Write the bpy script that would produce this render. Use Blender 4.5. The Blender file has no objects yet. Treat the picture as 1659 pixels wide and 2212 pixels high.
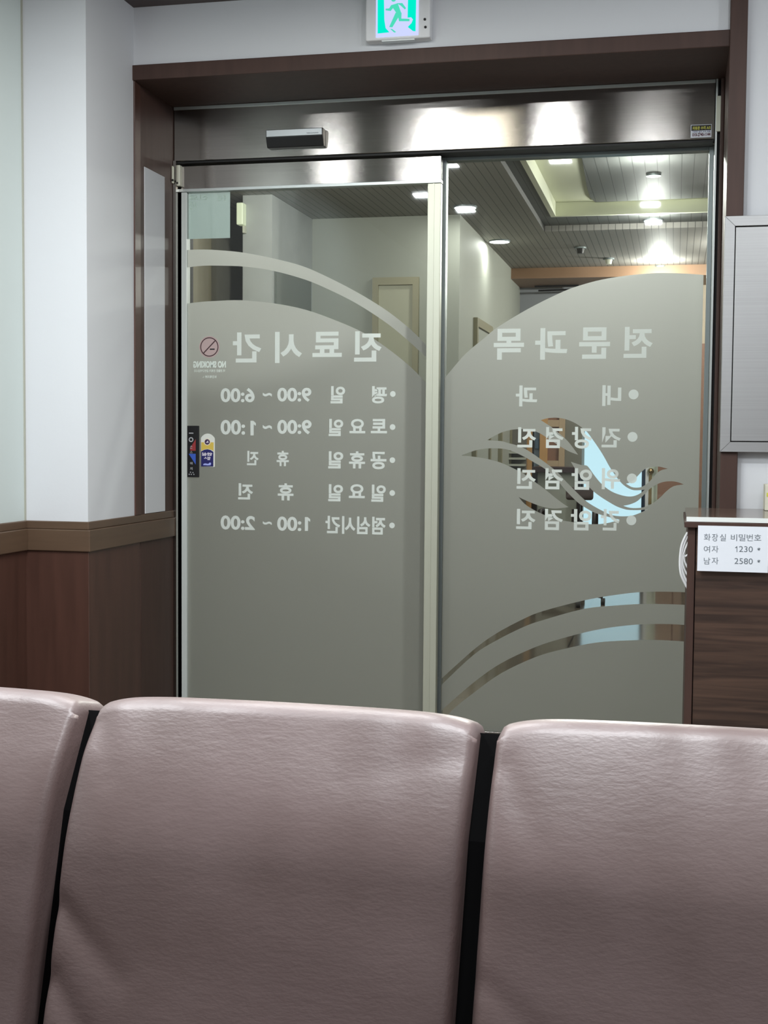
import bpy, bmesh, math, random
from mathutils import Vector, Matrix

# ------------------------------------------------------------------ camera, world, light, exposure
SC = bpy.context.scene
COL = SC.collection
EYE = 1.22
YAW, PITCH, ROLL, FPX = 0.22179, -0.05597, 0.00815, 2784.8
W_PX, H_PX = 1659.0, 2212.0

FWD = Vector((-math.sin(YAW) * math.cos(PITCH), math.cos(YAW) * math.cos(PITCH), math.sin(PITCH)))
_r = Vector((math.cos(YAW), math.sin(YAW), 0))
_u = _r.cross(FWD)
RIGHT = _r * math.cos(ROLL) + _u * math.sin(ROLL)
UP = RIGHT.cross(FWD)

cam_d = bpy.data.cameras.new('camera')
cam = bpy.data.objects.new('camera', cam_d)
COL.objects.link(cam)
cam_d.sensor_fit = 'VERTICAL'
cam_d.sensor_height = 36.0
cam_d.lens = FPX / H_PX * 36.0
cam_d.clip_start = 0.05
cam.matrix_world = Matrix(((RIGHT.x, UP.x, -FWD.x, 0), (RIGHT.y, UP.y, -FWD.y, 0), (RIGHT.z, UP.z, -FWD.z, EYE), (0, 0, 0, 1)))
SC.camera = cam

SC.view_settings.view_transform = 'Standard'
SC.view_settings.look = 'None'
SC.view_settings.gamma = 1.0
SC.view_settings.use_curve_mapping = False
SC.view_settings.exposure = 0.14
SC.cycles.use_denoising = True
SC.cycles.max_bounces = 8
SC.cycles.transparent_max_bounces = 24
SC.cycles.caustics_reflective = False
SC.cycles.caustics_refractive = False
SC.cycles.sample_clamp_indirect = 6.0

world = bpy.data.worlds.new('world')
SC.world = world
world.use_nodes = True
world.node_tree.nodes['Background'].inputs[0].default_value = (0.75, 0.85, 1.0, 1)
world.node_tree.nodes['Background'].inputs[1].default_value = 0.05

ROOM_CEIL = EYE + 1.613
LOBBY_CEIL = EYE + 1.5


def area_light(name, loc, sx, sy, power, color, rot=(0, 0, 0)):
    d = bpy.data.lights.new(name, 'AREA')
    d.shape = 'RECTANGLE'
    d.size, d.size_y = sx, sy
    d.energy = power
    d.color = color
    o = bpy.data.objects.new(name, d)
    COL.objects.link(o)
    o.location = loc
    o.rotation_euler = rot
    return o


def point_light(name, loc, radius, power, color):
    d = bpy.data.lights.new(name, 'POINT')
    d.shadow_soft_size = radius
    d.energy = power
    d.color = color
    o = bpy.data.objects.new(name, d)
    COL.objects.link(o)
    o.location = loc
    return o


COOL = (0.93, 0.97, 1.0)
# waiting room downlights (fixtures further down); several are added to light sofa and right wall
ROOM_LAMPS = [(-1.95, 2.79, 6), (-1.32, 2.79, 16), (-0.67, 2.79, 22), (-1.63, 1.78, 22), (0.62, 2.79, 12), (0.5, 1.85, 20), (1.9, 3.3, 21), (1.6, 0.2, 14), (0.9, -0.9, 14), (-1.45, 1.32, 16), (-0.19, 0.58, 9), (-0.2, 1.32, 34)]
for x, y, p in ROOM_LAMPS:
    if (y > 2.5 and x < 0) or (y, x) in ((1.78, -1.63), (1.32, -1.45), (0.58, -0.19), (1.32, -0.2)):
        area_light('room_lamp_light', (x, y, ROOM_CEIL - 0.026), 0.12, 0.12, p, COOL)
    else:
        point_light('room_lamp_light', (x, y, ROOM_CEIL - 0.09), 0.05, p, COOL)
CREAM_LAMP = (-1.28, -0.85, 2.92, 3.62)
area_light('cream_lamp_light', (-1.065, 3.27, ROOM_CEIL - 0.03), 0.4, 0.68, 10, (1.0, 0.96, 0.82))
# lobby lamps (x, y, z, power); far right and inner left ones are added fill
WARM = (1.0, 0.985, 0.945)
for x, y, z, p in ((-0.18, 8.98, LOBBY_CEIL - 0.06, 14), (-0.16, 11.0, LOBBY_CEIL - 0.12, 24), (-0.2, 7.6, LOBBY_CEIL - 0.04, 14), (0.6, 10.1, LOBBY_CEIL - 0.12, 75), (-1.9, 6.4, LOBBY_CEIL - 0.10, 54)):
    point_light('lobby_lamp_light', (x, y, z), 0.05, p, WARM)
for x, y in ((-1.35, 8.28), (-1.32, 9.73)):
    area_light('lobby_lamp_light', (x, y, LOBBY_CEIL - 0.016), 0.12, 0.12, 4, WARM)
# added spotlights, out of view, that brighten the door film from behind
FILL_SPOTS = [(-1.45, 5.85, 8), (-0.3, 5.85, 225)]
for x, y, p in FILL_SPOTS:
    d = bpy.data.lights.new('fill_spot_light', 'SPOT')
    d.energy = p
    d.color = WARM
    d.spot_size = math.radians(112)
    d.spot_blend = 0.6
    d.shadow_soft_size = 0.05
    o = bpy.data.objects.new('fill_spot_light', d)
    COL.objects.link(o)
    o.location = (x, y, LOBBY_CEIL - 0.16)
    o.rotation_euler = (Vector((x, 5.1, 1.45)) - o.location).to_track_quat('-Z', 'Y').to_euler()


# ------------------------------------------------------------------ helpers
def on_y(px, py, Y):
    """photo pixel -> point of the vertical plane at distance Y, parallel to the door"""
    d = FWD * FPX + RIGHT * (px - W_PX / 2) - UP * (py - H_PX / 2)
    d = d * (Y / d.y)
    return Vector((d.x, Y, d.z + EYE))


def on_z(px, py, Z):
    d = FWD * FPX + RIGHT * (px - W_PX / 2) - UP * (py - H_PX / 2)
    d = d * ((Z - EYE) / d.z)
    return Vector((d.x, d.y, Z))


def lin(c):
    c = c / 255.0
    return c / 12.92 if c <= 0.04045 else ((c + 0.055) / 1.055) ** 2.4


def rgb(r, g, b):
    return (lin(r), lin(g), lin(b), 1.0)


def mat(name, col, rough=0.5, metal=0.0, spec=0.5, noise=0.0, nscale=8.0, stretch=(1, 1, 1), bump=0.0, bscale=200.0, bstretch=(1, 1, 1), emit=None, estr=0.0):
    m = bpy.data.materials.new(name)
    m.use_nodes = True
    nt = m.node_tree
    b = nt.nodes['Principled BSDF']
    b.inputs['Base Color'].default_value = col
    b.inputs['Roughness'].default_value = rough
    b.inputs['Metallic'].default_value = metal
    b.inputs['Specular IOR Level'].default_value = spec
    tc = nt.nodes.new('ShaderNodeTexCoord')
    if noise > 0:
        mp = nt.nodes.new('ShaderNodeMapping')
        mp.inputs['Scale'].default_value = stretch
        n = nt.nodes.new('ShaderNodeTexNoise')
        n.inputs['Scale'].default_value = nscale
        n.inputs['Detail'].default_value = 6
        r = nt.nodes.new('ShaderNodeValToRGB')
        r.color_ramp.elements[0].position = 0.3
        r.color_ramp.elements[1].position = 0.7
        r.color_ramp.elements[0].color = (col[0] * (1 - noise), col[1] * (1 - noise), col[2] * (1 - noise), 1)
        r.color_ramp.elements[1].color = (min(1, col[0] * (1 + noise)), min(1, col[1] * (1 + noise)), min(1, col[2] * (1 + noise)), 1)
        nt.links.new(tc.outputs['Object'], mp.inputs['Vector'])
        nt.links.new(mp.outputs['Vector'], n.inputs['Vector'])
        nt.links.new(n.outputs['Fac'], r.inputs['Fac'])
        nt.links.new(r.outputs['Color'], b.inputs['Base Color'])
    if bump > 0:
        mp = nt.nodes.new('ShaderNodeMapping')
        mp.inputs['Scale'].default_value = bstretch
        n = nt.nodes.new('ShaderNodeTexNoise')
        n.inputs['Scale'].default_value = bscale
        n.inputs['Detail'].default_value = 4
        bp = nt.nodes.new('ShaderNodeBump')
        bp.inputs['Strength'].default_value = bump
        bp.inputs['Distance'].default_value = 0.002
        nt.links.new(tc.outputs['Object'], mp.inputs['Vector'])
        nt.links.new(mp.outputs['Vector'], n.inputs['Vector'])
        nt.links.new(n.outputs['Fac'], bp.inputs['Height'])
        nt.links.new(bp.outputs['Normal'], b.inputs['Normal'])
    if emit:
        b.inputs['Emission Color'].default_value = emit
        b.inputs['Emission Strength'].default_value = estr
    return m


def steel(name, col, rough=0.28, aniso=0.75):
    m = mat(name, col, rough, 1.0, noise=0.06, nscale=3.0, stretch=(0.5, 0.5, 200), bump=0.03, bscale=6, bstretch=(1, 1, 300))
    b = m.node_tree.nodes['Principled BSDF']
    b.inputs['Anisotropic'].default_value = aniso
    b.inputs['Anisotropic Rotation'].default_value = 0.25
    t = m.node_tree.nodes.new('ShaderNodeTangent')
    t.direction_type = 'RADIAL'
    t.axis = 'Z'
    m.node_tree.links.new(t.outputs['Tangent'], b.inputs['Tangent'])
    return m


def emis(name, col, s):
    m = bpy.data.materials.new(name)
    m.use_nodes = True
    nt = m.node_tree
    nt.nodes.clear()
    e = nt.nodes.new('ShaderNodeEmission')
    e.inputs[0].default_value = col
    e.inputs[1].default_value = s
    o = nt.nodes.new('ShaderNodeOutputMaterial')
    nt.links.new(e.outputs[0], o.inputs[0])
    return m


def glass(name, tint, refl=1.0):
    m = bpy.data.materials.new(name)
    m.use_nodes = True
    nt = m.node_tree
    nt.nodes.clear()
    t = nt.nodes.new('ShaderNodeBsdfTransparent')
    t.inputs[0].default_value = tint
    g = nt.nodes.new('ShaderNodeBsdfGlossy')
    g.inputs['Roughness'].default_value = 0.02
    f = nt.nodes.new('ShaderNodeFresnel')
    f.inputs['IOR'].default_value = 1.5
    mu = nt.nodes.new('ShaderNodeMath')
    mu.operation = 'MULTIPLY'
    mu.inputs[1].default_value = refl
    mx = nt.nodes.new('ShaderNodeMixShader')
    o = nt.nodes.new('ShaderNodeOutputMaterial')
    nt.links.new(f.outputs[0], mu.inputs[0])
    nt.links.new(mu.outputs[0], mx.inputs[0])
    nt.links.new(t.outputs[0], mx.inputs[1])
    nt.links.new(g.outputs[0], mx.inputs[2])
    nt.links.new(mx.outputs[0], o.inputs[0])
    return m


def film(name, dcol, tcol, fac, gloss=0.05, grough=0.25, see=0.0):
    """vinyl on glass: reflects and passes on scattered light"""
    m = bpy.data.materials.new(name)
    m.use_nodes = True
    nt = m.node_tree
    nt.nodes.clear()
    d = nt.nodes.new('ShaderNodeBsdfDiffuse')
    d.inputs[0].default_value = dcol
    t = nt.nodes.new('ShaderNodeBsdfTranslucent')
    t.inputs[0].default_value = tcol
    g = nt.nodes.new('ShaderNodeBsdfGlossy')
    g.inputs['Roughness'].default_value = grough
    tr = nt.nodes.new('ShaderNodeBsdfTransparent')
    m1 = nt.nodes.new('ShaderNodeMixShader')
    m1.inputs[0].default_value = fac
    m2 = nt.nodes.new('ShaderNodeMixShader')
    m2.inputs[0].default_value = gloss
    m3 = nt.nodes.new('ShaderNodeMixShader')
    m3.inputs[0].default_value = see
    o = nt.nodes.new('ShaderNodeOutputMaterial')
    nt.links.new(d.outputs[0], m1.inputs[1])
    nt.links.new(t.outputs[0], m1.inputs[2])
    nt.links.new(m1.outputs[0], m2.inputs[1])
    nt.links.new(g.outputs[0], m2.inputs[2])
    nt.links.new(m2.outputs[0], m3.inputs[1])
    nt.links.new(tr.outputs[0], m3.inputs[2])
    nt.links.new(m3.outputs[0], o.inputs[0])
    return m


def planks(name, c0, c1, width, axis='X', gap=0.06, rough=0.4, seam=0.35):
    """boards side by side with a dark joint between them"""
    m = mat(name, c0, rough)
    nt = m.node_tree
    b = nt.nodes['Principled BSDF']
    tc = nt.nodes.new('ShaderNodeTexCoord')
    sp = nt.nodes.new('ShaderNodeSeparateXYZ')
    nt.links.new(tc.outputs['Object'], sp.inputs[0])
    dv = nt.nodes.new('ShaderNodeMath')
    dv.operation = 'DIVIDE'
    dv.inputs[1].default_value = width
    nt.links.new(sp.outputs[axis], dv.inputs[0])
    fr = nt.nodes.new('ShaderNodeMath')
    fr.operation = 'FRACT'
    nt.links.new(dv.outputs[0], fr.inputs[0])
    lt = nt.nodes.new('ShaderNodeMath')
    lt.operation = 'LESS_THAN'
    lt.inputs[1].default_value = gap
    nt.links.new(fr.outputs[0], lt.inputs[0])
    n = nt.nodes.new('ShaderNodeTexNoise')
    n.inputs['Scale'].default_value = 3
    nt.links.new(tc.outputs['Object'], n.inputs['Vector'])
    mx = nt.nodes.new('ShaderNodeMix')
    mx.data_type = 'RGBA'
    mx.inputs[6].default_value = c0
    mx.inputs[7].default_value = c1
    nt.links.new(n.outputs['Fac'], mx.inputs[0])
    mx2 = nt.nodes.new('ShaderNodeMix')
    mx2.data_type = 'RGBA'
    mx2.inputs[7].default_value = (c0[0] * seam, c0[1] * seam, c0[2] * seam, 1)
    nt.links.new(lt.outputs[0], mx2.inputs[0])
    nt.links.new(mx.outputs[2], mx2.inputs[6])
    nt.links.new(mx2.outputs[2], b.inputs['Base Color'])
    return m


def add_box(bm, x0, x1, y0, y1, z0, z1, bev=0.0, seg=2):
    vs = [bm.verts.new(p) for p in ((x0, y0, z0), (x1, y0, z0), (x1, y1, z0), (x0, y1, z0), (x0, y0, z1), (x1, y0, z1), (x1, y1, z1), (x0, y1, z1))]
    fs = [bm.faces.new([vs[i] for i in q]) for q in ((0, 3, 2, 1), (4, 5, 6, 7), (0, 1, 5, 4), (1, 2, 6, 5), (2, 3, 7, 6), (3, 0, 4, 7))]
    if bev > 0:
        es = list({e for f in fs for e in f.edges})
        bmesh.ops.bevel(bm, geom=es, offset=bev, segments=seg, profile=0.5, affect='EDGES')


def add_cyl(bm, c, r, h, axis='Z', seg=32, r2=None, bev=0.0):
    res = bmesh.ops.create_cone(bm, cap_ends=True, segments=seg, radius1=r, radius2=r if r2 is None else r2, depth=h)
    vs = res['verts']
    rot = {'Z': Matrix.Identity(3), 'Y': Matrix.Rotation(math.pi / 2, 3, 'X'), 'X': Matrix.Rotation(math.pi / 2, 3, 'Y')}[axis]
    for v in vs:
        v.co = rot @ v.co + Vector(c)


def add_prism_y(bm, pts, y0, y1):
    """polygon of (x, z) points, extruded from y0 (near) to y1"""
    a = [bm.verts.new((x, y0, z)) for x, z in pts]
    b = [bm.verts.new((x, y1, z)) for x, z in pts]
    n = len(pts)
    bm.faces.new(a)
    bm.faces.new(b[::-1])
    for i in range(n):
        bm.faces.new((a[i], b[i], b[(i + 1) % n], a[(i + 1) % n]))


def add_tube(bm, path, r, seg=10):
    rings = []
    n = len(path)
    P = [Vector(p) for p in path]
    prev = None
    for i in range(n):
        t = (P[min(i + 1, n - 1)] - P[max(i - 1, 0)]).normalized()
        a = prev if prev is not None else (Vector((0, 0, 1)) if abs(t.z) < 0.9 else Vector((1, 0, 0)))
        a = (a - t * a.dot(t)).normalized()
        prev = a
        b = t.cross(a)
        rings.append([bm.verts.new(P[i] + (a * math.cos(2 * math.pi * k / seg) + b * math.sin(2 * math.pi * k / seg)) * r) for k in range(seg)])
    for i in range(n - 1):
        for k in range(seg):
            bm.faces.new((rings[i][k], rings[i][(k + 1) % seg], rings[i + 1][(k + 1) % seg], rings[i + 1][k]))
    bm.faces.new(rings[0][::-1])
    bm.faces.new(rings[-1])


def obj(name, bm, m, parent=None, smooth=False):
    bmesh.ops.recalc_face_normals(bm, faces=bm.faces)
    me = bpy.data.meshes.new(name)
    bm.to_mesh(me)
    bm.free()
    return link_mesh(name, me, m, parent, smooth)


def link_mesh(name, me, m, parent=None, smooth=False):
    if m is not None:
        me.materials.clear()
        me.materials.append(m)
    if smooth:
        for p in me.polygons:
            p.use_smooth = True
    o = bpy.data.objects.new(name, me)
    COL.objects.link(o)
    if parent is not None:
        o.parent = parent
        o.matrix_parent_inverse = parent_inverse(parent)
    return o


def parent_inverse(p):
    m = Matrix.Translation(p.location)
    q = p
    while q.parent is not None:
        q = q.parent
    return Matrix.Translation(q.location).inverted() if q.type == 'EMPTY' else Matrix.Identity(4)


def box(name, x0, x1, y0, y1, z0, z1, m, parent=None, bev=0.0, seg=2):
    bm = bmesh.new()
    add_box(bm, x0, x1, y0, y1, z0, z1, bev, seg)
    return obj(name, bm, m, parent)


def tag(o, label, cat, group=None, kind=None):
    o['label'] = label
    o['category'] = cat
    if group:
        o['group'] = group
    if kind:
        o['kind'] = kind
    return o


def thing(name, label, cat, loc, group=None, kind=None):
    o = bpy.data.objects.new(name, None)
    COL.objects.link(o)
    o.location = loc
    o.empty_display_size = 0.05
    return tag(o, label, cat, group, kind)


def fill_shape(name, loops, y, th, m, parent=None):
    """flat sheet cut to closed (x, z) loops; a loop inside another is a hole"""
    cu = bpy.data.curves.new(name, 'CURVE')
    cu.dimensions = '2D'
    cu.fill_mode = 'BOTH'
    cu.extrude = th / 2
    for lp in loops:
        s = cu.splines.new('POLY')
        s.points.add(len(lp) - 1)
        for i, (x, z) in enumerate(lp):
            s.points[i].co = (x, z, 0, 1)
        s.use_cyclic_u = True
    tmp = bpy.data.objects.new(name + '_tmp', cu)
    me = bpy.data.meshes.new_from_object(tmp)
    bpy.data.objects.remove(tmp)
    bpy.data.curves.remove(cu)
    for v in me.vertices:
        v.co = (v.co.x, y - v.co.z, v.co.y)
    me.name = name
    return link_mesh(name, me, m, parent)


def smooth_loop(pts, n=4):
    """Catmull-Rom through an open list of points"""
    out = []
    P = [Vector(p) for p in pts]
    for i in range(len(P) - 1):
        p0, p1, p2, p3 = P[max(i - 1, 0)], P[i], P[i + 1], P[min(i + 2, len(P) - 1)]
        for k in range(n):
            t = k / n
            out.append(0.5 * ((2 * p1) + (p2 - p0) * t + (2 * p0 - 5 * p1 + 4 * p2 - p3) * t * t + (3 * p1 - p0 - 3 * p2 + p3) * t * t * t))
    out.append(P[-1])
    return [(v.x, v.y) for v in out]


def px_loop(pts, Y):
    r = []
    for a, b in pts:
        p = on_y(a, b, Y)
        r.append((p.x, p.z))
    return r


def text_mesh(body, bold=0.02):
    cu = bpy.data.curves.new('lettering', 'FONT')
    cu.body = body
    cu.offset = bold
    cu.resolution_u = 4
    tmp = bpy.data.objects.new('lettering_tmp', cu)
    me = bpy.data.meshes.new_from_object(tmp)
    bpy.data.objects.remove(tmp)
    bpy.data.curves.remove(cu)
    return me


def letter_parts(bm, body, x0, z0, x1, z1, y, th, mirror, bold):
    """append a word, stretched to the rectangle, to bm"""
    me = text_mesh(body, bold)
    xs = [v.co.x for v in me.vertices]
    ys = [v.co.y for v in me.vertices]
    ax, bx, ay, by = min(xs), max(xs), min(ys), max(ys)
    base = len(bm.verts)
    new = []
    for v in me.vertices:
        u = (v.co.x - ax) / max(bx - ax, 1e-6)
        w = (v.co.y - ay) / max(by - ay, 1e-6)
        if mirror:
            u = 1 - u
        new.append(bm.verts.new((x0 + (x1 - x0) * u, y, z0 + (z1 - z0) * w)))
    faces = []
    for p in me.polygons:
        try:
            faces.append(bm.faces.new([new[i] for i in p.vertices]))
        except ValueError:
            pass
    bpy.data.meshes.remove(me)
    if th > 0:
        r = bmesh.ops.extrude_face_region(bm, geom=faces)
        for g in r['geom']:
            if isinstance(g, bmesh.types.BMVert):
                g.co.y += th


def px_word(bm, body, l, t, r, b, Y, th=0.0004, mirror=True, bold=0.02):
    c = (l + r) / 2
    m_ = (t + b) / 2
    x0 = on_y(l, m_, Y).x
    x1 = on_y(r, m_, Y).x
    z1 = on_y(c, t, Y).z
    z0 = on_y(c, b, Y).z
    letter_parts(bm, body, x0, z0, x1, z1, Y, th, mirror, bold)


def disc_pts(cx, cz, r, n=28):
    return [(cx + r * math.cos(2 * math.pi * i / n), cz + r * math.sin(2 * math.pi * i / n)) for i in range(n)]


# ------------------------------------------------------------------ materials
M = {}
M['wall'] = mat('white_wall', rgb(210, 212, 216), 0.6, spec=0.3, bump=0.08, bscale=120)
M['wall_green'] = mat('white_side_wall', rgb(200, 209, 207), 0.6, spec=0.3, bump=0.08, bscale=120)
M['wood'] = mat('dark_wood', rgb(70, 51, 45), 0.5, spec=0.3, noise=0.12, nscale=6, stretch=(6, 6, 0.6))
M['wood_h'] = mat('dark_wood_rail', rgb(90, 71, 56), 0.4, noise=0.1, nscale=6, stretch=(0.6, 0.6, 8))
M['wood_red'] = mat('red_brown_wood', rgb(74, 49, 41), 0.4, noise=0.15, nscale=5, stretch=(5, 5, 0.5))
M['ceiling_dark'] = mat('dark_ceiling_wood', rgb(62, 48, 45), 0.5, noise=0.1)
M['ceiling_white'] = mat('white_ceiling', rgb(225, 226, 226), 0.8)
M['floor'] = mat('room_floor', rgb(120, 112, 102), 0.3, noise=0.08, nscale=4)
M['lobby_floor'] = mat('lobby_floor_tile', rgb(104, 95, 84), 0.12, noise=0.12, nscale=2)
_nt = M['lobby_floor'].node_tree
_br = _nt.nodes.new('ShaderNodeTexBrick')
_br.offset = 0.0
_br.inputs['Scale'].default_value = 1.0
_br.inputs['Brick Width'].default_value = 0.6
_br.inputs['Row Height'].default_value = 0.6
_br.inputs['Mortar Size'].default_value = 0.006
_br.inputs['Color1'].default_value = rgb(112, 102, 90)
_br.inputs['Color2'].default_value = rgb(102, 94, 84)
_br.inputs['Mortar'].default_value = rgb(60, 56, 52)
_tc = _nt.nodes.new('ShaderNodeTexCoord')
_nt.links.new(_tc.outputs['Object'], _br.inputs['Vector'])
_nt.links.new(_br.outputs['Color'], _nt.nodes['Principled BSDF'].inputs['Base Color'])
M['steel'] = steel('brushed_steel', rgb(158, 154, 149), 0.13, 1.0)
M['steel_cab'] = steel('brushed_steel_panel', rgb(164, 164, 164), 0.42, 0.5)
M['alu'] = mat('pale_aluminium', rgb(200, 206, 204), 0.35, 0.6)
M['alu_cream'] = mat('cream_aluminium', rgb(196, 198, 182), 0.4, 0.5)
M['alu_grey'] = mat('grey_aluminium', rgb(128, 136, 136), 0.4, 0.6)
M['gasket'] = mat('black_gasket', rgb(18, 18, 18), 0.6)
M['glass'] = glass('clear_glass', (0.90, 0.93, 0.91, 1), 0.8)
M['frost'] = film('frosted_film', rgb(140, 141, 134), rgb(222, 223, 219), 0.7, 0.03, 0.35)
M['letter'] = film('white_vinyl', rgb(246, 253, 248), rgb(244, 252, 246), 0.35, 0.02, 0.4, 0.04)
M['black_plastic'] = mat('black_plastic', rgb(20, 20, 22), 0.35)
M['silver_plastic'] = mat('silver_plastic', rgb(206, 212, 214), 0.3, 0.3)
M['ivory'] = mat('ivory_plastic', rgb(214, 214, 196), 0.4)
M['white_plastic'] = mat('white_plastic', rgb(225, 226, 228), 0.4)
M['ink'] = mat('grey_ink', rgb(96, 104, 112), 0.7)
M['ink_black'] = mat('black_ink', rgb(25, 22, 24), 0.6)
M['strip'] = mat('corner_strip', rgb(168, 168, 156), 0.5)
M['paper'] = mat('white_paper', rgb(226, 230, 238), 0.7)
M['leather'] = None
M['chrome'] = mat('chrome', rgb(225, 226, 230), 0.12, 1.0)
M['dark_frame'] = mat('black_metal', rgb(30, 28, 28), 0.4, 0.3)


def leather():
    m = mat('mauve_leather', rgb(116, 98, 95), 0.43, spec=0.75)
    nt = m.node_tree
    b = nt.nodes['Principled BSDF']
    tc = nt.nodes.new('ShaderNodeTexCoord')
    n1 = nt.nodes.new('ShaderNodeTexNoise')
    n1.inputs['Scale'].default_value = 7
    n1.inputs['Detail'].default_value = 5
    r = nt.nodes.new('ShaderNodeValToRGB')
    r.color_ramp.elements[0].position = 0.3
    r.color_ramp.elements[1].position = 0.72
    r.color_ramp.elements[0].color = rgb(105, 87, 84)
    r.color_ramp.elements[1].color = rgb(117, 99, 97)
    nt.links.new(tc.outputs['Object'], n1.inputs['Vector'])
    nt.links.new(n1.outputs['Fac'], r.inputs['Fac'])
    nt.links.new(r.outputs['Color'], b.inputs['Base Color'])
    mp = nt.nodes.new('ShaderNodeMapping')
    mp.inputs['Scale'].default_value = (0.45, 1, 1)
    n2 = nt.nodes.new('ShaderNodeTexNoise')
    n2.inputs['Scale'].default_value = 300
    n2.inputs['Detail'].default_value = 5
    n3 = nt.nodes.new('ShaderNodeTexNoise')
    n3.inputs['Scale'].default_value = 85
    n3.inputs['Detail'].default_value = 4
    ad = nt.nodes.new('ShaderNodeMath')
    ad.operation = 'MULTIPLY_ADD'
    ad.inputs[1].default_value = 0.7
    bp = nt.nodes.new('ShaderNodeBump')
    bp.inputs['Strength'].default_value = 0.12
    bp.inputs['Distance'].default_value = 0.004
    nt.links.new(tc.outputs['Object'], mp.inputs['Vector'])
    nt.links.new(mp.outputs['Vector'], n2.inputs['Vector'])
    nt.links.new(mp.outputs['Vector'], n3.inputs['Vector'])
    nt.links.new(n2.outputs['Fac'], ad.inputs[0])
    nt.links.new(n3.outputs['Fac'], ad.inputs[2])
    nt.links.new(ad.outputs[0], bp.inputs['Height'])
    nt.links.new(bp.outputs['Normal'], b.inputs['Normal'])
    return m


M['leather'] = leather()


def walnut():
    m = mat('walnut_laminate', rgb(70, 50, 42), 0.42)
    nt = m.node_tree
    b = nt.nodes['Principled BSDF']
    tc = nt.nodes.new('ShaderNodeTexCoord')
    mp = nt.nodes.new('ShaderNodeMapping')
    mp.inputs['Scale'].default_value = (1.2, 1.2, 26)
    n = nt.nodes.new('ShaderNodeTexNoise')
    n.inputs['Scale'].default_value = 2.2
    n.inputs['Detail'].default_value = 8
    n.inputs['Distortion'].default_value = 0.6
    r = nt.nodes.new('ShaderNodeValToRGB')
    r.color_ramp.elements[0].position = 0.32
    r.color_ramp.elements[0].color = rgb(50, 36, 30)
    r.color_ramp.elements[1].position = 0.7
    r.color_ramp.elements[1].color = rgb(84, 63, 52)
    nt.links.new(tc.outputs['Object'], mp.inputs['Vector'])
    nt.links.new(mp.outputs['Vector'], n.inputs['Vector'])
    nt.links.new(n.outputs['Fac'], r.inputs['Fac'])
    nt.links.new(r.outputs['Color'], b.inputs['Base Color'])
    return m


M['walnut'] = walnut()
M['slats'] = planks('grey_brown_slats', rgb(132, 130, 126), rgb(143, 139, 132), 0.05, 'X', 0.1, 0.6)
M['slats_up'] = planks('grey_slats_raised', rgb(96, 98, 96), rgb(106, 108, 106), 0.07, 'X', 0.06, 0.6)
M['cream'] = mat('cream_cove', rgb(226, 228, 204), 0.6)
M['lobby_wall'] = mat('lobby_wall', rgb(166, 168, 158), 0.6)
M['lobby_wall_dark'] = mat('lobby_grey_wall', rgb(128, 126, 116), 0.6, noise=0.06)
M['lobby_beige'] = mat('lobby_beige_wall', rgb(196, 180, 158), 0.6)
M['lobby_beam'] = mat('lobby_brown_beam', rgb(136, 106, 82), 0.5)
M['pillar'] = mat('pillar_stone', rgb(176, 178, 176), 0.5, noise=0.05)
M['blind'] = mat('grey_blind', rgb(140, 142, 146), 0.6)
M['orange_wood'] = mat('orange_wood', rgb(206, 158, 104), 0.45, noise=0.06)
M['brown_panel'] = mat('brown_panel', rgb(142, 104, 84), 0.5, noise=0.05)
M['tan'] = mat('tan_wood', rgb(190, 164, 134), 0.5)
M['navy'] = mat('navy_metal', rgb(32, 46, 66), 0.4)
M['sky_pane'] = emis('daylit_pane', (0.56, 0.80, 0.92, 1), 1.15)
M['lamp_disc'] = emis('lamp_disc', (0.96, 0.98, 1.0, 1), 4.0)
M['lamp_panel'] = emis('lamp_panel', (1.0, 1.0, 0.97, 1), 5.0)
M['brass'] = mat('brass', rgb(176, 150, 110), 0.25, 1.0)

# ------------------------------------------------------------------ room shell
XL, XP, XR = -2.262, -2.02, 2.6        # left wall, pilaster side / door reveal, right wall
YB, YW, YD = -2.6, 4.61, 5.0           # back wall, door wall, door header
YPIL = 4.205                           # pilaster front
RAIL0, RAIL1, RAIL2 = EYE - 0.404, EYE - 0.327, EYE - 0.298
BEAM0, BEAM1 = EYE + 1.342, EYE + 1.398
XJ, XPOST0, XPOST1 = 0.117, 0.151, 0.208
LX0, LX1, LY1 = -2.85, 2.6, 12.0


def struct(o, label, cat):
    return tag(o, label, cat, kind='structure')


struct(box('floor', XL - 0.2, XR + 0.2, YB - 0.2, 5.02, -0.1, 0.0, M['floor']), 'floor of the waiting room on this side of the sliding door', 'floor')
struct(box('floor_lobby', LX0 - 0.2, LX1 + 0.2, 5.02, LY1 + 0.2, -0.1, 0.0, M['lobby_floor']), 'glossy brown tiled lobby floor seen through the clear arcs', 'floor')
bm = bmesh.new()
add_box(bm, XL - 0.2, XR + 0.2, YB - 0.2, 4.0, ROOM_CEIL, ROOM_CEIL + 0.1)
struct(obj('ceiling', bm, M['slats']), 'slatted grey brown ceiling of the waiting room above the seats', 'ceiling')
struct(box('trim_1', XL - 0.2, XR + 0.2, 4.0, YW + 0.6, ROOM_CEIL, ROOM_CEIL + 0.1, M['ceiling_dark']), 'dark wooden ceiling border above the white lintel wall', 'ceiling trim')
struct(box('wall_left', XL - 0.15, XL, YB, YPIL + 0.1, RAIL1, ROOM_CEIL, M['wall_green']), 'pale greenish white side wall at the far left', 'wall')
struct(box('wall_back', XL - 0.15, XR + 0.15, YB - 0.15, YB, 0, ROOM_CEIL, M['wall']), 'white wall behind the viewer', 'wall')
struct(box('wall_side', XR, XR + 0.15, YB, YW, 0, ROOM_CEIL, M['wall']), 'white wall at the right side of the waiting room', 'wall')
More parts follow.
